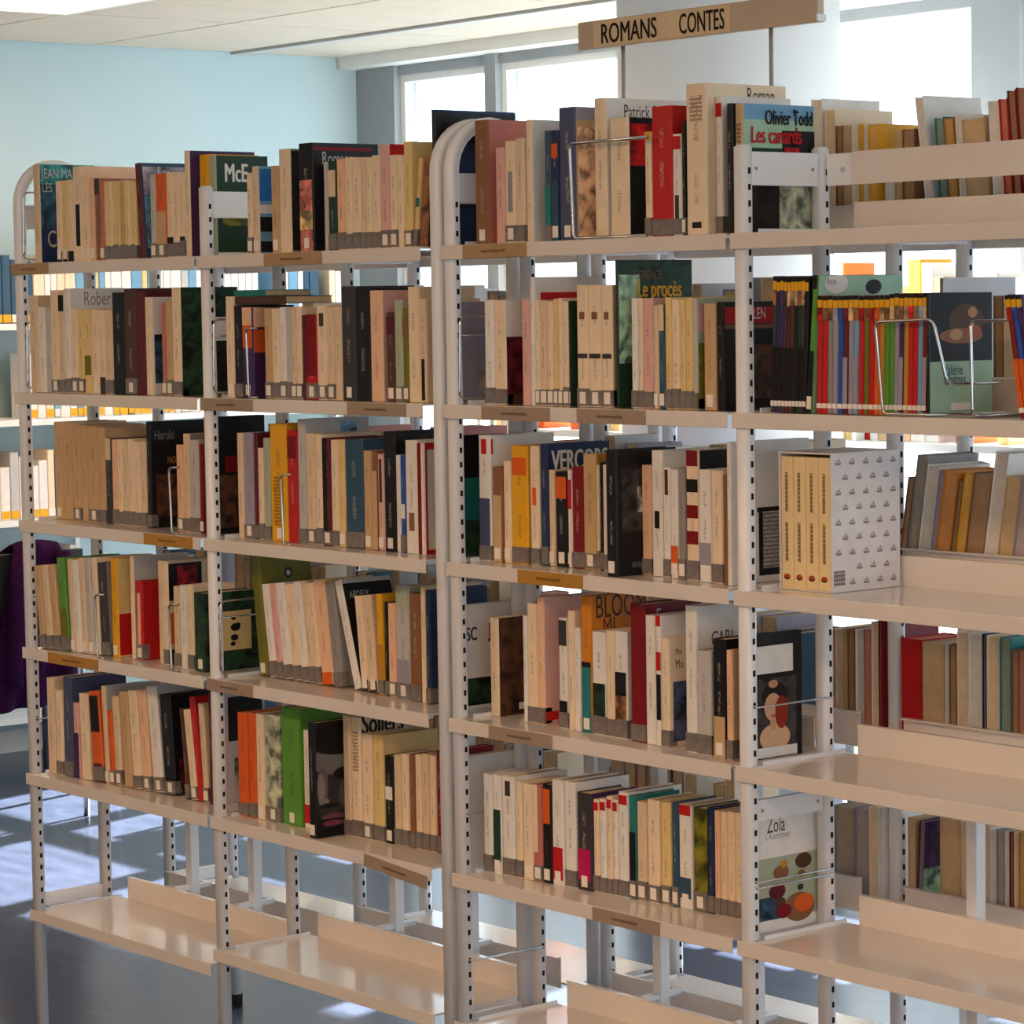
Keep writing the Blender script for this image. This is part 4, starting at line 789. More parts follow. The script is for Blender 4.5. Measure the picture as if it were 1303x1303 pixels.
# window wall: sill, lintel, mullions, panes
SILL, TRANS, HEAD = .42, 2.10, 2.713
wb = MB()
wb.box((XL, YB, 0), (XR, YB+.18, SILL)); wb.box((XL, YB+.0, HEAD+.05), (XR, YB+.18, ZC+.3))
tag(wb.build('wall_back', M['frame_grey']), 'grey window wall below and above the glazing', 'wall', kind='structure')
mull = [(-4.02, -3.86)]
edges = [-3.75, -3.14, -3.07, -2.30, -2.23, -1.47, -1.40, -.54]
bays = [(-3.75, -3.14), (-3.07, -2.30), (-2.23, -1.47), (-1.40, -.54)]
x = -.33
while x < XR-1.0:
    bays.append((x, x+.77)); x += .84
prev = XL
for i, (a, b) in enumerate(bays):
    wo = MB()
    wo.box((prev, YB-.02, SILL), (a, YB+.1, HEAD+.05))              # jamb / mullion to the left of this light
    o = tag(wo.build('window_%d' % (i+1), M['frame_grey']), 'grey framed window light number %s from the corner' % ordinal(i+1), 'window', kind='structure')
    fr = MB()
    for zz in (SILL, TRANS-.03, HEAD-.0): fr.box((a, YB+.0, zz), (b, YB+.08, zz+.05))
    fr.build('window_rail', M['frame_grey'], o)
    for z0, z1 in ((SILL+.05, TRANS-.03), (TRANS+.02, HEAD)):
        sash = MB()
        for q in ((a, z0, a+.03, z1), (b-.03, z0, b, z1), (a+.03, z0, b-.03, z0+.03), (a+.03, z1-.03, b-.03, z1)):
            sash.box((q[0], YB+.015, q[1]), (q[2], YB+.06, q[3]))
        so = sash.build('sash', M['white'], o)
        gl = MB(); gl.box((a+.03, YB+.035, z0+.03), (b-.03, YB+.04, z1-.03)); gl.build('pane', M['glass'], so)
    prev = b
wo = MB(); wo.box((prev, YB-.02, SILL), (XR, YB+.1, HEAD+.05)); tag(wo.build('trim_1', M['frame_grey']), 'grey jamb closing the window band', 'trim', kind='structure')
# ceiling of lay-in tiles
cb = MB(); cb.box((XL-.2, YF-.2, ZC+.03), (XR+.2, YB+.2, ZC+.3))
ceil = tag(cb.build('ceiling', M['grid']), 'suspended ceiling of pale cream tiles', 'ceiling', kind='structure')
tile_me = {}
def tile(x0, y0, x1, y1):
    k = (round(x1-x0, 3), round(y1-y0, 3))
    if k not in tile_me:
        mb = MB(); mb.box((.006, .006, 0), (k[0]-.006, k[1]-.006, .03)); tile_me[k] = mb.mesh('tile'); tile_me[k].materials.append(M['tile'])
    o = bpy.data.objects.new('tile', tile_me[k]); col.objects.link(o); o.location = (x0, y0, ZC); o.parent = ceil
LIGHTS = set()
ys = [1.96-.70*k for k in range(13, 0, -1)] + [1.96, 2.66, 3.32]
light_cells = [(-3.02, 1.26), (-.62, -2.94), (1.78, -2.94), (4.18, -2.94), (6.58, -2.94), (-.62, -5.74), (1.78, -5.74), (4.18, -5.74), (6.58, -5.74)]
for j in range(len(ys)):
    y0 = ys[j]; y1 = ys[j+1] if j+1 < len(ys) else YB
    if j+1 == len(ys): y0 += .06; y1 = YB-.1
    xx = -4.22
    while xx < XR:
        if not any(abs(xx-a) < .01 and abs(y0-b) < .03 for a, b in light_cells):
            tile(max(xx, XL), y0, min(xx+1.2, XR), y1)
        xx += 1.2
def rail_strip(name, a, b, m, label):
    mb = MB(); mb.box(a, b); tag(mb.build(name, m), label, 'trim', kind='structure')
rail_strip('trim_2', (XL, 3.32, ZC-.012), (XR, 3.38, ZC+.03), M['grid'], 'grey ceiling track parallel to the windows')
rail_strip('trim_3', (XL, YB-.12, ZC-.05), (XR, YB-.0, ZC+.03), M['white'], 'white blind pelmet above the windows')
lamp_m = emission('lamp_diffuser', LAMP_COLOUR, LAMP_STRENGTH)
proto = None
for i, (x, y) in enumerate(light_cells):
    if proto is None:
        proto = empty('ceiling_light', (x, y, ZC), 'warm lit recessed ceiling light panel nearest the pale blue wall', 'ceiling light', 'recessed ceiling light panels')
        fr = MB()
        for q in ((0,0,1.2,.03), (0,.67,1.2,.7), (0,.03,.03,.67), (1.17,.03,1.2,.67)): fr.box((q[0], q[1], -.008), (q[2], q[3], .03))
        fr.build('light_frame', M['white'], proto)
        df = MB(); df.box((.03,.03,.004), (1.17,.67,.02)); df.build('diffuser', lamp_m, proto)
    else:
        o = copy_tree(proto); o.location = (x, y, ZC); o['label'] = '%s recessed ceiling light panel over the front aisle' % ordinal(i)

# round column by the windows
c = empty('round_column', (-.815, 3.1, 0), 'wide round pale column standing before the windows', 'column')
pr = [(.36*math.cos(2*PI*k/48), .36*math.sin(2*PI*k/48)) for k in range(48)]
mb = MB(); mb.prism(pr, 'z', 0, ZC, True); mb.build('shaft', M['column'], c, fix=True)
pr = [(.366*math.cos(2*PI*k/48), .366*math.sin(2*PI*k/48)) for k in range(48)]
mb = MB(); mb.prism(pr, 'z', 0, .09, True); mb.build('base_ring', M['white'], c, fix=True)

# ================================================================ shelving
OFF = 1.853
PITCH = .30/11
BX = [0, W, 2*W+E, 3*W+E]
SH = {b: [OFF-.3*k for k in range(5)] + [OFF-1.5-(.0258 if b == 0 else -.0109)] for b in range(4)}
POSTW, YC = .030, .293
def post_profile(x0, yc): return rrect(x0, yc-.0125, x0+POSTW, yc+.0125, .010)
def slots(mb, xface, yc, ztop, sgn):
    z = .315
    while z < ztop-.02:
        mb.add([(xface, yc-.003, z), (xface, yc+.003, z), (xface, yc+.003, z+.0105), (xface, yc-.003, z+.0105)], [(0,1,2,3) if sgn > 0 else (3,2,1,0)])
        z += PITCH
def frame(x0, rear, hoop, label, slot_faces=(1, -1), plate=False):
    ys_ = (.018, .202) if not rear else (2*YC-.018, 2*YC-.202)
    root = empty('upright_frame', (x0, ys_[0], 0), label, 'shelf frame', 'white slotted shelving frames')
    def L(p): return (p[0]-x0, p[1]-ys_[0], p[2])
    top = OFF+.144
    if hoop:
        rad = abs(ys_[1]-ys_[0])/2; cy = sum(ys_)/2; zc = OFF+.243-rad-.0125
        prof = rrect(-POSTW/2, -.0125, POSTW/2, .0125, .010)
        path = [(ys_[0], .012), (ys_[0], zc)]
        s = 1 if ys_[1] > ys_[0] else -1
        for k in range(1, 16):
            a = PI-PI*k/16; path.append((cy+s*rad*math.cos(a), zc+rad*math.sin(a)))
        path += [(ys_[1], zc), (ys_[1], .30)]
        mb = MB(); n = len(prof); vv = []
        for i, (py, pz) in enumerate(path):
            p0 = path[max(i-1, 0)]; p1 = path[min(i+1, len(path)-1)]
            d = Vector((p1[0]-p0[0], p1[1]-p0[1])).normalized(); nrm = Vector((d.y, -d.x))
            for px, pr_ in prof: vv.append(L((x0+POSTW/2+px, py+nrm.x*pr_, pz+nrm.y*pr_)))
        ff = [(i*n+k, i*n+(k+1) % n, (i+1)*n+(k+1) % n, (i+1)*n+k) for i in range(len(path)-1) for k in range(n)]
        mb.add(vv, ff, True); mb.f += [tuple(range(n)), tuple((len(path)-1)*n+k for k in range(n))]; mb.sm += [False, False]
        mb.build('hoop_tube', M['enamel'], root, fix=True)
        stop = zc-.03
    else:
        for yc in ys_:
            mb = MB(); mb.prism([(p[0]-x0, p[1]-ys_[0]) for p in post_profile(x0, yc)], 'z', .012 if yc == ys_[0] else .30, top, True); mb.build('post', M['enamel'], root, fix=True)
            cp = MB(); cp.prism([(p[0]-x0, p[1]-ys_[0]) for p in rrect(x0+.003, yc-.0095, x0+POSTW-.003, yc+.0095, .008)], 'z', top, top+.003, True); cp.build('end_cap', M['enamel'], root, fix=True)
        stop = top
    for yc in ys_:
        for sg in slot_faces:
            mb = MB(); slots(mb, (POSTW+.0004) if sg > 0 else -.0004, yc-ys_[0], stop, sg)
            tag(mb.build('slots', M['slot'], root), kind='stuff')
        if yc != ys_[0]: continue
        mb = MB(); mb.prism([(p[0]-x0, p[1]-ys_[0]) for p in rrect(x0-.002, yc-.0145, x0+POSTW+.002, yc+.0145, .010)], 'z', 0, .03, True); mb.build('foot', M['foot'], root, fix=True)
    ya, yb = sorted(ys_)
    bars = [(OFF+.08, OFF+.136), (.333, .363)] + ([(OFF-.998, OFF-.962)] if plate else [])
    for z0, z1 in bars:
        mb = MB(); mb.box((.009, ya+.0127-ys_[0], z0), (.021, yb-.0127-ys_[0], z1)); br = mb.build('crossbar', M['enamel'], root)
        if plate and z0 > .5:
            for yy in (ya+.025, yb-.025):
                sc = MB(); sc.prism([(yy-ys_[0]+.003*math.cos(2*PI*k/8), (z0+z1)/2+.003*math.sin(2*PI*k/8)) for k in range(8)], 'x', .021, .0222); sc.build('screw', M['tape_tan'], br)
    return root
side = {False: 'front', True: 'far'}
for rear in (False, True):
    s = side[rear]
    frame(0, rear, True, 'white hoop-topped slotted frame at the left end, %s row' % s)
    frame(W, rear, False, 'white slotted frame between leftmost and second bay, %s row' % s)
    frame(1.588, rear, True, 'smooth white hoop frame closing the second bay, %s row' % s, slot_faces=(-1,))
    frame(2*W+E, rear, True, 'white hoop-topped slotted frame opening the third bay, %s row' % s)
    frame(3*W+E, rear, False, 'white slotted frame between third and rightmost bay, %s row' % s, plate=True)
    frame(4*W+E, rear, True, 'white slotted frame closing the rightmost bay, %s row' % s)

def shelf(bay, lev, rear):
    z = SH[bay][lev]; x0 = BX[bay]; Lx = W-.0122; TH = .0268
    root = empty('shelf_board', (x0, 2*YC if rear else 0, z), '%s shelf of the %s, %s side, white enamelled steel' % (LEVEL[lev+1], BAY[bay], side[rear]), 'shelf', 'white steel shelf boards')
    g = -1 if rear else 1
    def Y(v): return g*v
    def bxx(mb, a, b):
        ya, yb = sorted((Y(a[1]), Y(b[1]))); mb.box((a[0], ya, a[2]), (b[0], yb, b[2]))
    mb = MB()
    n = .0335
    bxx(mb, (n, .003, -.004), (Lx, .2335, 0))
    t = mb.build('shelf_plate', M['enamel_shelf'], root)
    mb = MB(); bxx(mb, (0, 0, -TH), (Lx, .003, 0)); mb.build('front_edge', M['enamel_shelf'], root, bevel=.0012)
    mb = MB(); bxx(mb, (n+.03, .2335, -.012), (Lx-.03, .236, .052)); bxx(mb, (n+.03, .236, .049), (Lx-.03, .246, .052)); mb.build('back_lip', M['enamel_shelf'], root)
    mb = MB(); bxx(mb, (n, .034, -.018), (n+.0025, .232, .007)); mb.build('side_lip', M['enamel'], root); mb = MB(); bxx(mb, (Lx-.0025, .034, -.018), (Lx, .232, -.004)); mb.build('side_lip', M['enamel'], root)
    return root
for bay in range(4):
    for lev in range(6):
        for rear in (False, True): shelf(bay, lev, rear)
# top stiffener bar of the rightmost bay
rb = empty('stiffener_bar', (3*W+E+.045, .2, OFF+.08), 'white horizontal stiffener bar above the top shelf, rightmost bay', 'bar')
mb = MB(); mb.box((.045, .0, 0), (W-.05, .006, .056)); mb.build('bar', M['enamel_shelf'], rb, bevel=.001)
mb = MB(); mb.box((-.0105, -.002, 0), (.045, .004, .054)); mb.build('bracket', M['enamel'], rb)
mb = MB(); mb.prism([(.028+.005*math.cos(2*PI*k/10), .026+.005*math.sin(2*PI*k/10)) for k in range(10)], 'y', -.0045, -.002); mb.build('bolt', M['chrome'], rb, fix=True)
for i, x in enumerate((.26, .523, 1.063, 1.32, 1.905, 2.165, 2.70, 2.96)):
    st = empty('support_strut', (x, YC, 0), '%s smooth white support strut from the left, between shelf rows' % ordinal(i+1), 'strut', 'white support struts')
    mb = MB(); mb.box((-.012, -.012, .30), (.012, .012, OFF-.9)); mb.build('strut_tube', M['enamel'], st, bevel=.002)
    mb = MB(); mb.box((-.014, -.014, .296), (.014, .014, .31)); mb.build('end_cap', M['enamel'], st)
    z6 = SH[0 if x < W else 1][5]
    mb = MB(); mb.box((-.008, -.048, z6+.0455), (.008, .048, z6+.0555)); mb.build('bracket', M['enamel'], st)

# label holders clipped on shelf edges
LAB = [(0,1,.002,.173,'tan'),(1,1,1.046,1.248,'tan'),(2,1,1.703,1.888,'tan'),(1,2,.798,.991,'grey'),(1,2,1.326,1.516,'grey'),(2,2,1.751,1.947,'grey'),(2,2,2.024,2.206,'grey'),(0,3,.556,.749,'ochre'),(2,3,1.85,2.032,'ochre'),(0,4,.124,.345,'ochre'),(1,4,.796,.967,'grey'),(2,4,1.757,1.94,'grey'),(1,5,1.354,1.559,'grey'),(2,5,2.048,2.227,'grey')]
cn = {'tan': 'tan', 'grey': 'grey-brown', 'ochre': 'ochre'}
seen = {}
for bay, row, a, b, cc in LAB:
    z = SH[bay][row-1]; k = seen.get((bay, row), 0); seen[bay, row] = k+1
    wh = {0: 'left', 1: 'right'}[k] if sum(1 for q in LAB if q[:2] == (bay, row)) > 1 else 'only'
    o = empty('label_holder', (a, 0, z), '%s label holder on the %s shelf edge, %s%s' % (cn[cc], LEVEL[row], BAY[bay], '' if wh == 'only' else ', '+wh+' of two'), 'label holder', 'label holders on shelf edges')
    mb = MB(); mb.box((0, -.0032, -.0262), (b-a, -.0004, -.0008)); h = mb.build('holder_strip', M['tape_'+cc], o, bevel=.0006)
    pm = MB(); wd = b-a; pm.box((wd*.3, -.0036, -.017), (wd*.68, -.0033, -.0105)); p = pm.build('label_print', M['smallprint'], o); p.color = lin({'tan': (176,144,102), 'grey': (166,144,124), 'ochre': (186,134,52)}[cc])
    if (bay, row) == (1, 5):
        o.location = (a, -.001, z-.001); o.rotation_euler = (0, math.radians(4.5), 0); o['label'] = 'grey-brown label holder hanging askew from the fifth shelf, second bay'

# ================================================================ hanging sign
sg = empty('hanging_sign', (1.709, YC, OFF), 'taupe overhead sign reading ROMANS CONTES on two rods', 'sign')
mb = MB(); mb.box((0, -.008, .3715), (.642, .008, .4245)); mb.build('sign_board', M['sign_brown'], sg, bevel=.001)
mb = MB(); mb.box((.640, -.0105, .373), (.6445, .0105, .385)); mb.build('end_clip', M['enamel'], sg)
for (a, b, s_) in ((.046, .253, 'ROMANS'), (.2535, .423, 'CONTES')):
    mb = MB(); mb.box((a, -.0094, .3735), (b, -.0082, .4225)); pl = mb.build('sign_plate', M['sign_plate'], sg)
    wdt = max(v.co.x for v in text_mesh(s_, 1).vertices)
    lettering('sign_lettering', s_, M['ink'], pl, (a+(.02 if s_ == 'ROMANS' else .032), -.0097, .3795), (1,0,0), (0,0,1), .053, sx=(b-a-.046)/(wdt*.053), bold=1)
for x in (.121, .518):
    mb = MB(); mb.tube([(x, 0, .02), (x, 0, .376)], .0042, 10); mb.build('rod', M['chrome'], sg)

# ================================================================ books
SHELF_Z = SH
PAGE = lin((226,198,158))
def child(name, mb, m, parent, colour=None):
    o = mb.build(name, m, parent)
    if colour is not None: o.color = colour
    return o
def book_meshes(t, d, h):
    c = .0011 if t < .012 else .0016
    r = min(.0035, t*.3)
    cv = MB()
    # cover as a wrapped U: rounded spine, two boards
    outer = [(t, d), (t, r), (t-r*.35, r*.35), (t-r, 0), (r, 0), (r*.35, r*.35), (0, r), (0, d)]
    inner = [(c, d), (c, c+.0006), (t-c, c+.0006), (t-c, d)]
    # split in quads: build as prism of the closed outline
    cv.prism(outer+inner, 'z', 0, h)
    pg = MB(); pg.box((c+.0001, c+.0008, .0025), (t-c-.0001, d-.003, h-.0025))
    return cv, pg
def ellipse(mb, x, cy, cz, ry, rz, d, h, n=28):
    mb.add([(x, min(max(cy+ry*math.cos(2*PI*k/n), .0037), d-.0005), min(max(cz+rz*math.sin(2*PI*k/n), .0005), h-.0005)) for k in range(n)], [tuple(range(n))])
counts = {}
def look(colr, t, h, d, note, st):
    return note
def make_book(rec):
    bay, row, rear, x, t, y, h, d, tilt, c, cov, band, lab, txt, st, note, bands, art = rec
    z = SHELF_Z[bay][row-1]+.0007
    key = (bay, row, rear); counts[key] = counts.get(key, 0)+1; n = counts[key]
    thick = 'thin ' if t < .011 else ('thick ' if t > .032 else '')
    tall = 'tall ' if h > .222 else ''
    comic = st.startswith('comic')
    kind = 'comic_album' if comic else ('hardback' if (h > .222 or d > .155) else ('novel' if h > .195 else 'paperback'))
    nm = COLOUR_NAME[c]
    desc = (note if note else ('%s%s%s %s' % (thick, tall, nm, kind.replace('_', ' ')))).strip()
    if note and not comic:
        desc = '%s %s' % (note, 'book') if 'volume' not in note and 'box' not in note else note
        if nm not in note: desc = nm+' spined book, '+note
    if note and comic: desc = nm+' '+note
    where = '%s from left, %s %sshelf, %s' % (ordinal(n), LEVEL[row], 'far-side ' if rear else '', BAY[bay])
    label = desc+', '+where
    ws = label.split()
    if len(ws) > 16:
        dw = desc.split()[:16-len(where.split())]
        while dw and dw[-1].strip(',') in ('with', 'lettered', 'and', 'in', 'of', 'a', 'on', 'spined', 'book,'): dw.pop()
        label = ' '.join(dw).rstrip(',')+', '+where
    th = math.radians(tilt)
    lift = 0.0
    if not rear:
        loc = (x, y, z); rot = (0, th, 0)
        if th > 0: loc = (x, y, z+t*math.sin(th))
    else:
        loc = (x+t, y+d, z); rot = (0, -th, PI)
        if th < 0: loc = (x+t, y+d, z+t*math.sin(-th))
    root = empty(kind, loc, label, 'comic' if comic else 'book', ('books on the %s shelf of the %s' % (LEVEL[row], BAY[bay])) if not rear else 'books on the far side of the shelving')
    root.rotation_euler = rot
    cv, pg = book_meshes(t, d, h)
    cm = M['picture'] if st == 'pic' else (M['cover'] if txt else M['cover_plain'])
    same = (c == cov)
    co = child('cover', cv, cm, root, pal(c))
    pc = PAGE
    if rear: pc = tuple(.35*p+.65*q for p, q in zip(PAGE, pal(c)))
    child('pages', pg, M['pages'], root, pc)
    e = .0003
    if not same:
        mb = MB(); mb.box((t, .0035, .0), (t+e, d, h)); child('front_cover', mb, M['print'], root, pal(cov))
    if rear:
        if art:
            for it in art:
                _, a0, a1, z0, z1, cc = it
                mb = MB(); mb.box((-e-.0004, d*(1-a1), h*z0), (0, d*(1-a0), h*z1)); child('cover_print', mb, M['picture'] if it[0] == 'pic' else M['print'], root, pal(cc))
        if st == 'spineback':
            mb = MB(); mb.box((0, d-.001, 0), (t, d+.0006, h)); child('box_back', mb, M['cover_plain'], root, pal(c))
        return root
    # spine bands
    ep = -.0003
    for q in bands:
        z0, z1, cc = q[:3]; mode = q[3] if len(q) > 3 else ''
        if z1 <= z0: continue
        a, b = {'n': (.28, .72), 'h': (0, .55), 'script': (.2, .8)}.get(mode, (.06, .94))
        mb = MB(); mb.box((t*a, ep, h*z0), (t*b, .0, h*z1))
        o = child('spine_print', mb, {'p': M['picture'], 'script': M['smallprint']}.get(mode, M['print']), root, pal('dk' if (mode == 'script' and cc == 'ye') else cc))
        if mode == 'script': o.color = pal(c)
        ep -= .0002
    if comic:
        mb = MB(); mb.box((t*.04, -.0004, h*.045), (t*.96, 0, h*.085)); child('spine_label', mb, M['sticker'], root)
        mb = MB(); mb.box((t*.04, -.0004, h*.90), (t*.96, 0, h*.965)); child('series_cap', mb, M['print'], root, pal('ye'))
        mb = MB(); mb.box((t*.04, -.0004, h*.965), (t*.96, 0, h)); child('series_head', mb, M['print'], root, pal('bk'))
        mb = MB(); mb.box((t*.04, -.0004, h*.79), (t*.96, 0, h*.90)); child('spine_picture', mb, M['picture'], root, pal(RND.choice(['br', 'tn', c])))
        low = {'comic': 'bk', 'comic2': RND.choice([c, c, c, c, 'gv']), 'comic3': 'or'}[st]
        if low != c:
            mb = MB(); mb.box((t*.04, -.0004, h*.085), (t*.96, 0, h*.48)); child('spine_panel', mb, M['print'], root, pal(low))
        return root
    if band:
        zb = RND.uniform(.029, .036)
        mb = MB(); mb.box((-.0003, -.0007, .002), (t+.0003, .018, zb)); child('tape_band', mb, M['band'], root)
    if lab:
        wl = min(t*.8, .016)
        mb = MB(); mb.box((t/2-wl/2, -.0011, .006), (t/2+wl/2, 0, .027)); child('spine_label', mb, M['sticker'], root)
    ex = t+e+.0001
    for it in art:
        k = it[0]
        if k == 'text':
            _, s_, yy, zz, size, cc, bold = it
            wdt = max(v.co.x for v in text_mesh(s_, bold).vertices)*size
            room = d*.97-yy*d
            sx = min(.8, room/wdt)
            lettering('cover_lettering', s_, M['print'], root, (ex+.0002, yy*d, zz*h), (0,1,0), (0,0,1), size*1.25, sx=sx/1.25*1.0, bold=bold, colour=pal(cc))
            continue
        if k == 'disc':
            _, yy, zz, rr, cc = it
            mb = MB(); ellipse(mb, ex+.0004, yy*d, zz*h, rr*d*1.6, rr*h*.9, d, h); child('cover_print', mb, M['print'], root, pal(cc)); ex += .0001; continue
        _, a0, a1, z0, z1, cc = it
        Yl, Yr, Zl, Zr = a0*d, a1*d, z0*h, z1*h
        if k in ('pic', 'rect', 'dots'):
            mb = MB(); mb.box((t, max(Yl, .0036), Zl), (ex, Yr, Zr))
            child('cover_print', mb, {'pic': M['picture'], 'rect': M['print'], 'dots': M['smallprint']}[k], root, pal(cc))
        else:
            cy, cz, ry, rz = (Yl+Yr)/2, (Zl+Zr)/2, (Yr-Yl)/2, (Zr-Zl)/2
            if k == 'face':
                L = [(.05, -.1, 1.05, .95, (52,49,52)), (-.15, .5, 1.1, .32, (92,92,92)), (-.35, .45, .8, .24, (112,112,112)), (.1, .86, 1.4, .3, (20,19,21)), (.45, -.2, .6, .42, (76,70,74)), (.35, -.2, .42, .34, (92,86,90)), (-.72, .0, .2, .36, (104,96,98)), (-.78, -.06, .14, .3, (140,132,132)), (-.68, -.32, .2, .08, (132,120,118)), (.42, .2, .75, .14, (18,16,18)), (.55, .08, .42, .07, (44,42,44)), (.6, .08, .14, .03, (92,90,90)), (-.5, -.4, .36, .05, (30,26,28)), (-.35, -.62, .42, .07, (108,72,80)), (-.4, -.68, .5, .03, (22,18,20)), (-.35, -.74, .4, .055, (124,64,78)), (.2, -.98, 1.3, .2, (20,19,20)), (.95, -.4, .4, .8, (26,24,26))]
            elif k == 'portrait':
                L = [(0, .55, .8, .4, (30,22,22)), (-.1, .2, .55, .42, (214,168,132)), (0, -.72, .95, .42, (220,178,140)), (-.1, -.3, .2, .22, (206,158,122)), (.42, .02, .4, .5, (150,44,26)), (-.32, .24, .12, .04, (40,26,24)), (.08, .24, .12, .04, (40,26,24)), (-.1, -.06, .14, .03, (170,60,52)), (-.1, .9, .3, .12, (196,150,110))]
            else:
                L = [(.1, .2, .7, .6, (86,54,38)), (-.1, -.35, .85, .28, (150,96,62)), (.35, .5, .18, .2, (190,140,96)), (.4, -.2, .3, .25, (170,90,44)), (-.3, -.3, .25, .2, (196,150,110))]
            for j, (u_, v_, a_, b_, rgb) in enumerate(L):
                mb = MB(); ellipse(mb, ex+.0001*j, cy+u_*ry, cz+v_*rz, a_*ry, b_*rz, d, h)
                child('cover_print', mb, M['print'], root, lin(rgb))
            ex += .001
        ex += .00025
    return root
for rec in BOOKS: make_book(rec)

# boxed set of four volumes on the third shelf, rightmost bay
bz = SH[3][2]; bx0, by0, bw, bd, bh = 2.470, .062, .122, .165, .232
cs = empty('slipcase', (bx0, by0, bz+.0007), 'white slipcase printed with rows of tiny ships, holding four cream volumes', 'slipcase')
mb = MB(); th_ = .0022
mb.box((0, 0, 0), (bw, bd, th_)); mb.box((0, 0, bh-th_), (bw, bd, bh)); mb.box((0, 0, th_), (th_, bd, bh-th_)); mb.box((bw-th_, 0, th_), (bw, bd, bh-th_)); mb.box((th_, bd-th_, th_), (bw-th_, bd, bh-th_))
o = mb.build('case', M['print'], cs); o.color = lin((232,226,224))
sh = MB(); mast = MB()
for r_ in range(9):
    nn = 5 if r_ % 2 == 0 else 4
    for q in range(nn):
        cy = bd*((q+.5)/5 if nn == 5 else (q+1)/5); cz = bh*(.935-r_*.108)
        if r_ == 8 and q == 0 or (r_ == 7 and q == 0): continue
        X_ = bw+.0003
        sh.add([(X_, cy-.008, cz-.001), (X_, cy-.0055, cz-.005), (X_, cy+.0055, cz-.005), (X_, cy+.008, cz-.001)], [(0,1,2,3)])
        mast.add([(X_, cy-.001, cz), (X_, cy+.006, cz), (X_, cy+.001, cz+.007)], [(0,1,2)])
        mast.add([(X_, cy-.006, cz), (X_, cy-.0015, cz), (X_, cy-.002, cz+.0045)], [(0,1,2)])
sh.f = [f[::1] for f in sh.f]
tag(child('ship_print', sh, M['print'], cs, lin((150,136,134))), kind='stuff'); tag(child('sail_print', mast, M['print'], cs, lin((166,152,150))), kind='stuff')
mb = MB(); mb.box((bw, bd*.03, bh*.05), (bw+.0004, bd*.19, bh*.155)); child('barcode_print', mb, M['smallprint'], cs, lin((190,180,178)))
for k in range(4):
    vt = (bw-2*th_-.002)/4
    o = empty('boxed_volume', (bx0+th_+.0004+k*(vt+.0002), by0+.001, bz+th_+.0012), '%s cream volume from left inside the ship-printed slipcase' % ordinal(k+1), 'book', 'volumes in the slipcase')
    vh, vd = bh-2*th_-.006, bd-th_-.003
    cv, pg = book_meshes(vt-.0004, vd, vh)
    child('cover', cv, M['cover_plain'], o, lin((240,214,162))); child('pages', pg, M['pages'], o, PAGE)
    for za, zb_ in ((.2, .5), (.58, .88)):
        mb = MB(); mb.box((vt*.4, -.0005, vh*za), (vt*.6, 0, vh*zb_)); child('spine_print', mb, M['smallprint'], o, lin((190,164,120)))
    mb = MB(); mb.add([(vt*.5+vt*.26*math.cos(a), -.0004, vh*.085+vh*.024*math.sin(a)) for a in [2*PI*q/14 for q in range(14)]], [tuple(range(14))]); child('spine_emblem', mb, M['print'], o, lin((176,66,40)))
    mb = MB(); mb.add([(vt*.5+vt*.26*math.cos(a), -.0006, vh*.078+vh*.014*math.sin(a)) for a in [PI+PI*q/10 for q in range(11)]], [tuple(range(11))]); child('spine_emblem', mb, M['print'], o, lin((70,44,40)))

# books lying flat over the second shelf of the second bay
def flat_book(x, y, z, wx, dy, t, c, label):
    o = empty('flat_book', (x, y, z), label, 'book', 'books lying flat on other books')
    mb = MB(); mb.box((0, 0, 0), (wx, dy, .0014)); mb.box((0, 0, t-.0014), (wx, dy, t)); mb.box((0, 0, .0014), (wx, .0014, t-.0014)); child('cover', mb, M['cover_plain'], o, pal(c))
    mb = MB(); mb.box((.002, .002, .0016), (wx-.003, dy-.002, t-.0016)); child('pages', mb, M['pages'], o, PAGE)
    return o
fz = SH[1][1]
flat_book(.866, .036, fz+.1965, .20, .12, .016, 'db', 'dark brown book lying flat on the second shelf books, second bay')
flat_book(.870, .040, fz+.2130, .115, .12, .013, 'tl', 'teal book lying flat above the dark brown one, second bay')

# far-side filler volumes, mostly hidden by the near rows
FILL = random.Random(11)
for bay in range(3):
    for row in range(2, 6):
        x = BX[bay]+.05; z = SH[bay][row-1]; k = 0
        end = (1.575 if bay == 1 else BX[bay]+W-.01) - (.16 if bay == 2 else 0)
        while x < end-.06:
            t = FILL.uniform(.025, .05); h = FILL.uniform(.17, .235); d = .12
            if FILL.random() < .12: x += FILL.uniform(.03, .12); continue
            k += 1; c = FILL.choice(['w', 'cr', 'lg', 'be', 'w', 'gv', 'tn', 'gr', 'ro', 'sb'])
            o = empty('volume', (x+t, .365+d, z+.0007), '%s backed volume, %s from left, far-side %s shelf, %s' % (COLOUR_NAME[c], ordinal(k), LEVEL[row], BAY[bay]), 'book', 'books on the far side of the shelving')
            o.rotation_euler = (0, 0, PI)
            cv, pg = book_meshes(t-.001, d, h); child('cover', cv, M['cover_plain'], o, pal(c)); child('pages', pg, M['pages'], o, PAGE)
            x += t

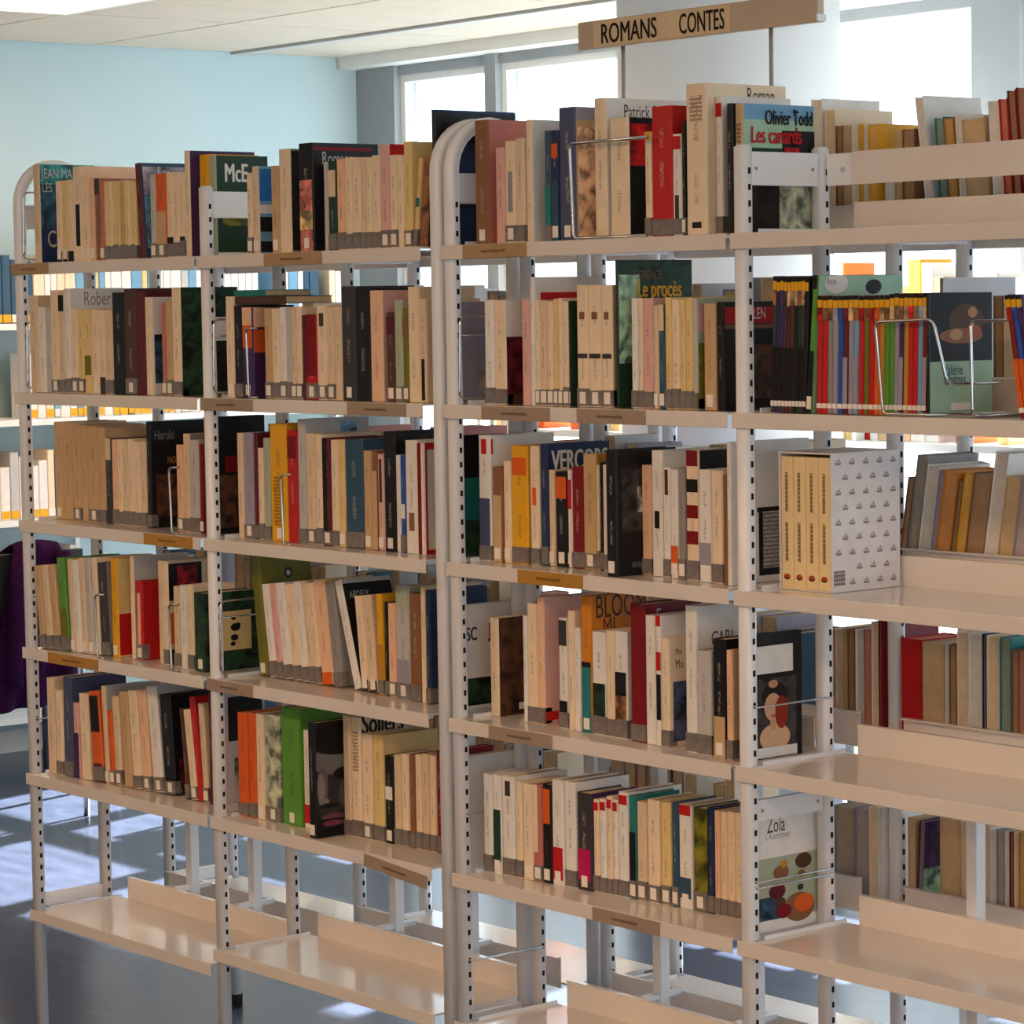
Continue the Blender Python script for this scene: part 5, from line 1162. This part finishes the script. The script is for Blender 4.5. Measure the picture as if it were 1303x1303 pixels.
# ================================================================ wire bookends
def arc_path(pts, r=.008, n=4):
    out = [Vector(pts[0])]
    for i in range(1, len(pts)-1):
        p, a, b = Vector(pts[i]), Vector(pts[i-1]), Vector(pts[i+1])
        da, db_ = (a-p), (b-p); ra = min(r, da.length*.45, db_.length*.45)
        A, B = p+da.normalized()*ra, p+db_.normalized()*ra
        for k in range(n+1):
            u = k/n; out.append(A*(1-u)**2+p*2*u*(1-u)+B*u*u)
    out.append(Vector(pts[-1])); return out
def wire_end(bay, row):
    x = BX[bay]+.0332; z = SH[bay][row-1]
    o = empty('wire_end_support', (x, .018, z), 'chrome wire end support hooked on the left frame, %s shelf, %s' % (LEVEL[row], BAY[bay]), 'bookend', 'chrome wire book supports')
    mb = MB(); mb.tube(arc_path([(.0005, .175, .165), (.0005, .0, .165), (.0005, -.004, .010), (.0005, .15, .0105)], .015), .0024); mb.build('wire', M['chrome'], o)
    mb = MB(); mb.tube([(-.003, 0, .13), (.001, .002, .13), (.001, .1, .13)], .002); mb.build('hook', M['chrome'], o)
for b, r_ in ((0,1),(0,2),(1,2),(2,2),(1,4)): wire_end(b, r_)
def wire_u(bay, row, x, label, y=.012, H=.15, back=.19):
    z = SH[bay][row-1]
    o = empty('wire_bookend', (x, y, z), label, 'bookend', 'chrome wire book supports')
    mb = MB(); mb.tube(arc_path([(0, back, .0028), (0, 0, .0028), (-.004, 0, H), (-.004, .11, H), (0, .118, .055), (0, back, .055)], .012), .0026); mb.build('wire', M['chrome'], o)
    return o
def gap_x(bay, row, x):
    """nearest slit between two standing books"""
    best = None
    rows = [q for q in BOOKS if q[0] == bay and q[1] == row and not q[2]]
    for a, b in zip(rows, rows[1:]):
        g = (a[3]+a[4]+b[3])/2
        if best is None or abs(g-x) < abs(best-x): best = g
    return best
for bay, row, x, lb in ((0,3,.655,'slim wire bookend before the black lettered cover, third shelf, leftmost bay'), (0,4,.33,'slim wire bookend among cream books, fourth shelf, leftmost bay'), (0,4,.64,'slim wire bookend right of the red cover, fourth shelf, leftmost bay'), (1,2,.965,'slim wire bookend by the purple and orange cover, second shelf, second bay'), (1,3,1.08,'slim wire bookend against the yellow and red spines, third shelf, second bay')):
    z = SH[bay][row-1]
    o = empty('wire_bookend', (x, .008, z), lb, 'bookend', 'chrome wire book supports')
    mb = MB(); mb.tube(arc_path([(.03, .0, .0028), (0, 0, .0028), (-.006, 0, .145), (.028, .004, .147)], .01), .0026); mb.build('wire', M['chrome'], o)
o = empty('wire_bookend', (2.006, .008, SH[2][0]), 'wide chrome wire bookend before the tall white cover, top shelf, third bay', 'bookend', 'chrome wire book supports')
mb = MB(); mb.tube(arc_path([(.2, .0, .0028), (.004, 0, .0028), (-.004, 0, .172), (.205, .0, .172)], .012), .003); mb.build('wire', M['chrome'], o)
o = empty('wire_bookend', (2.747, .010, SH[3][1]), 'chrome wire bookend closing the row of comic albums, second shelf, rightmost bay', 'bookend', 'chrome wire book supports')
mb = MB(); mb.tube(arc_path([(.17, .11, .0038), (.10, -.001, .0038), (.012, 0, .0038), (-.004, 0, .150), (.115, .004, .153), (.13, .02, .052), (.165, .10, .052)], .012), .0028); mb.build('wire', M['chrome'], o)
wire_u(3, 2, 2.945, 'chrome wire bookend beside the leaning comic albums, second shelf, rightmost bay')
o = empty('white_clip_block', (2.955, .16, SH[3][1]+.0005), 'small white plastic block between wire bookends, second shelf, rightmost bay', 'block')
mb = MB(); mb.box((0, 0, 0), (.012, .055, .05)); mb.build('block_body', M['white'], o, bevel=.003)
mb = MB(); mb.box((.0, -.012, .0), (.012, 0, .012)); mb.build('block_foot', M['black_metal'], o)
def rods(x, z, label, two=False):
    o = empty('cross_wire', (x, .018, z), label, 'wire', 'thin wires across frames')
    for k in range(2 if two else 1):
        mb = MB(); mb.tube([(.0015, -.003, .004-.010*k), (.003, .0, -.010*k), (.003, .184, -.010*k)], .0019, 6); mb.build('wire', M['chrome'], o)
for x, z, l, tw in ((3*W+E+POSTW, OFF-.80, 'thin wire across the portrait cover, third bay frame', False), (3*W+E+POSTW, OFF-1.10, 'doubled thin wire across the still life cover, third bay frame', True), (2*W+E+POSTW, OFF-1.085, 'thin wire on the third bay left frame above the fifth shelf', False), (2*W+E+POSTW, OFF-1.37, 'thin wire low on the third bay left frame', False), (POSTW, OFF-.78, 'thin wire on the leftmost frame above the fourth shelf', False), (POSTW, OFF-1.07, 'thin wire on the leftmost frame above the fifth shelf', False)):
    rods(x, z, l, tw)

# ================================================================ background furniture
# bookcase along the pale blue wall
wc = empty('wall_bookcase', (-4.0, 1.2, 0), 'white bookcase against the pale blue wall', 'bookcase')
Z4 = [.18, .56, .943, 1.329, 1.697]
for zz in Z4:
    mb = MB(); mb.box((0, 0, zz-.025), (.28, 2.6, zz)); mb.build('shelf', M['white'], wc, bevel=.002)
for yy in (0, 1.29, 2.58):
    mb = MB(); mb.box((0, yy, 0), (.03, yy+.02, 2.02)); mb.build('wall_rail', M['white'], wc)
mb = MB(); mb.box((.02, .1, 2.115), (.028, .88, 2.166)); hd = mb.build('header_panel', M['white'], wc)
lettering('header_lettering', 'RE', M['ink'], hd, (.0295, .735, 2.127), (0,1,0), (0,0,1), .045, sx=.9, bold=1)
WR = random.Random(5)
nlab = {1: 'bottom', 2: 'fourth', 3: 'third', 4: 'second', 5: 'top'}
for li, zz in enumerate(Z4):
    if li == 0: continue
    y = 1.62; k = 0
    while y < 3.7:
        t = WR.uniform(.026, .05); h = WR.uniform(.19, .27); d = WR.uniform(.14, .18)
        if WR.random() < .07: y += WR.uniform(.05, .15); continue
        if li == 1 and y > 2.4: break
        k += 1
        c = WR.choice(['w', 'w', 'w', 'lg', 'cr', 'lb', 'w', 'yc', 'sb'])
        o = empty('wall_book', (-3.755, y, zz+.0008), '%s book with yellow label, %s from left, %s shelf of the wall bookcase' % (COLOUR_NAME[c], ordinal(k), nlab[li+1]), 'book', 'books in the wall bookcase')
        o.rotation_euler = (0, 0, PI/2)
        cv, pg = book_meshes(t-.002, d, h); child('cover', cv, M['cover_plain'], o, pal(c)); child('pages', pg, M['pages'], o, PAGE)
        mb = MB(); mb.box((.001, -.0006, .004), (t-.003, 0, .034)); child('spine_label', mb, M['print'], o, pal('ye') if WR.random() < .7 else pal('w'))
        if li == 2 and y < 2.6: o.rotation_euler = (0, 0, PI/2)
        y += t
# low bookcase nearer the windows
lc = empty('low_bookcase', (-2.7, 3.52, 0), 'low white bookcase standing under the windows', 'bookcase')
LZ = [.16, .53, .90, 1.27, 1.60]
for zz in LZ:
    mb = MB(); mb.box((0, 0, zz-.025), (5.0, .28, zz)); mb.build('shelf', M['white'], lc, bevel=.002)
for xx in (0, 1.0, 2.0, 3.0, 4.0, 4.98):
    mb = MB(); mb.box((xx, .02, 0), (xx+.02, .06, 1.575)); mb.build('upright', M['white'], lc)
for li, zz in enumerate(LZ):
    if li < 3: continue
    x = -2.66; k = 0
    while x < 2.0:
        t = WR.uniform(.035, .07); h = WR.uniform(.17, .27); d = .15
        if li == 4 and x < -1.75: h = min(h, .155)
        if WR.random() < (.12 if li == 3 else .3): x += WR.uniform(.06, .16); continue
        k += 1
        c = WR.choice(['w', 'w', 'lg', 'cr', 'w', 'yc', 'pe', 'or', 'ye', 'tn', 'rd'])
        if k > 49: break
        o = empty('display_book', (x, 3.59, zz+.0008), '%s book, %s from left, %s shelf of the low bookcase' % (COLOUR_NAME[c], ordinal(k), 'top' if li == 4 else 'second'), 'book', 'books in the low bookcase')
        cv, pg = book_meshes(t-.002, d, h if li == 4 else min(h, .22)); child('cover', cv, M['cover_plain'], o, pal(c)); child('pages', pg, M['pages'], o, PAGE)
        x += t
# reading table, chair and coat beyond the leftmost frame
tb = empty('reading_table', (-3.3, 1.45, 0), 'pale reading table beyond the left end of the shelving', 'table')
mb = MB(); mb.box((-.28, -.7, .735), (.28, .7, .765)); mb.build('table_top', M['wood'], tb, bevel=.004)
for sx_ in (-1, 1):
    for sy_ in (-1, 1):
        mb = MB(); mb.tube([(.25*sx_, .64*sy_, 0), (.25*sx_, .64*sy_, .735)], .015, 10); mb.build('leg', M['chrome'], tb)
ch = empty('chair', (-2.75, 1.5, 0), 'chair with chrome legs carrying a purple coat', 'chair')
mb = MB(); mb.box((-.2, -.2, .44), (.2, .2, .47)); mb.build('seat', M['black_metal'], ch, bevel=.01)
mb = MB(); mb.box((.185, -.18, .72), (.205, .18, .93)); mb.build('backrest', M['black_metal'], ch, bevel=.005)
for sx_ in (-1, 1):
    for sy_ in (-1, 1):
        mb = MB(); mb.tube([(.18*sx_, .18*sy_, 0), (.18*sx_, .18*sy_, .45 if sx_ < 0 else .93)], .011, 8); mb.build('leg', M['chrome'], ch)
ct = empty('coat', (-2.545, 1.49, .47), 'dark purple wool coat draped over the chair back', 'coat')
mb = MB(); vv = []; ff = []
NU, NV = 26, 16
for side_, x_off in ((1, .034), (-1, -.066)):
    base_i = len(vv)
    for j in range(NV+1):
        tv = j/NV
        for i in range(NU+1):
            u = i/NU*2-1
            hw = .085+.09*tv**.8
            fold = .018*math.sin(u*9+tv*2)*(.2+tv)
            zt = 0.50-.012*(abs(u)**3) - tv*(.56 if side_ > 0 else .4)
            vv.append((x_off*(1 if tv > .02 else .3)+side_*(.02*tv+fold), u*hw-.03*tv, zt))
    for j in range(NV):
        for i in range(NU):
            a = base_i+j*(NU+1)+i; q = (a, a+1, a+NU+2, a+NU+1); ff.append(q if side_ > 0 else q[::-1])
n1 = (NU+1)*(NV+1)
for i in range(NU): ff.append((i+1, i, n1+i, n1+i+1))
mb.add(vv, ff, True); body = mb.build('coat_body', M['coat'], ct, fix=True)
sm = body.modifiers.new('thickness', 'SOLIDIFY'); sm.thickness = .008
mb = MB(); mb.tube([(.045, -.08, .46), (.07, -.11, .3), (.075, -.13, .1), (.075, -.13, .02)], .028, 10); mb.build('sleeve', M['coat'], ct)
mb = MB(); mb.tube([(.045, .08, .46), (.07, .1, .3), (.075, .11, .12)], .028, 10); mb.build('sleeve', M['coat'], ct)
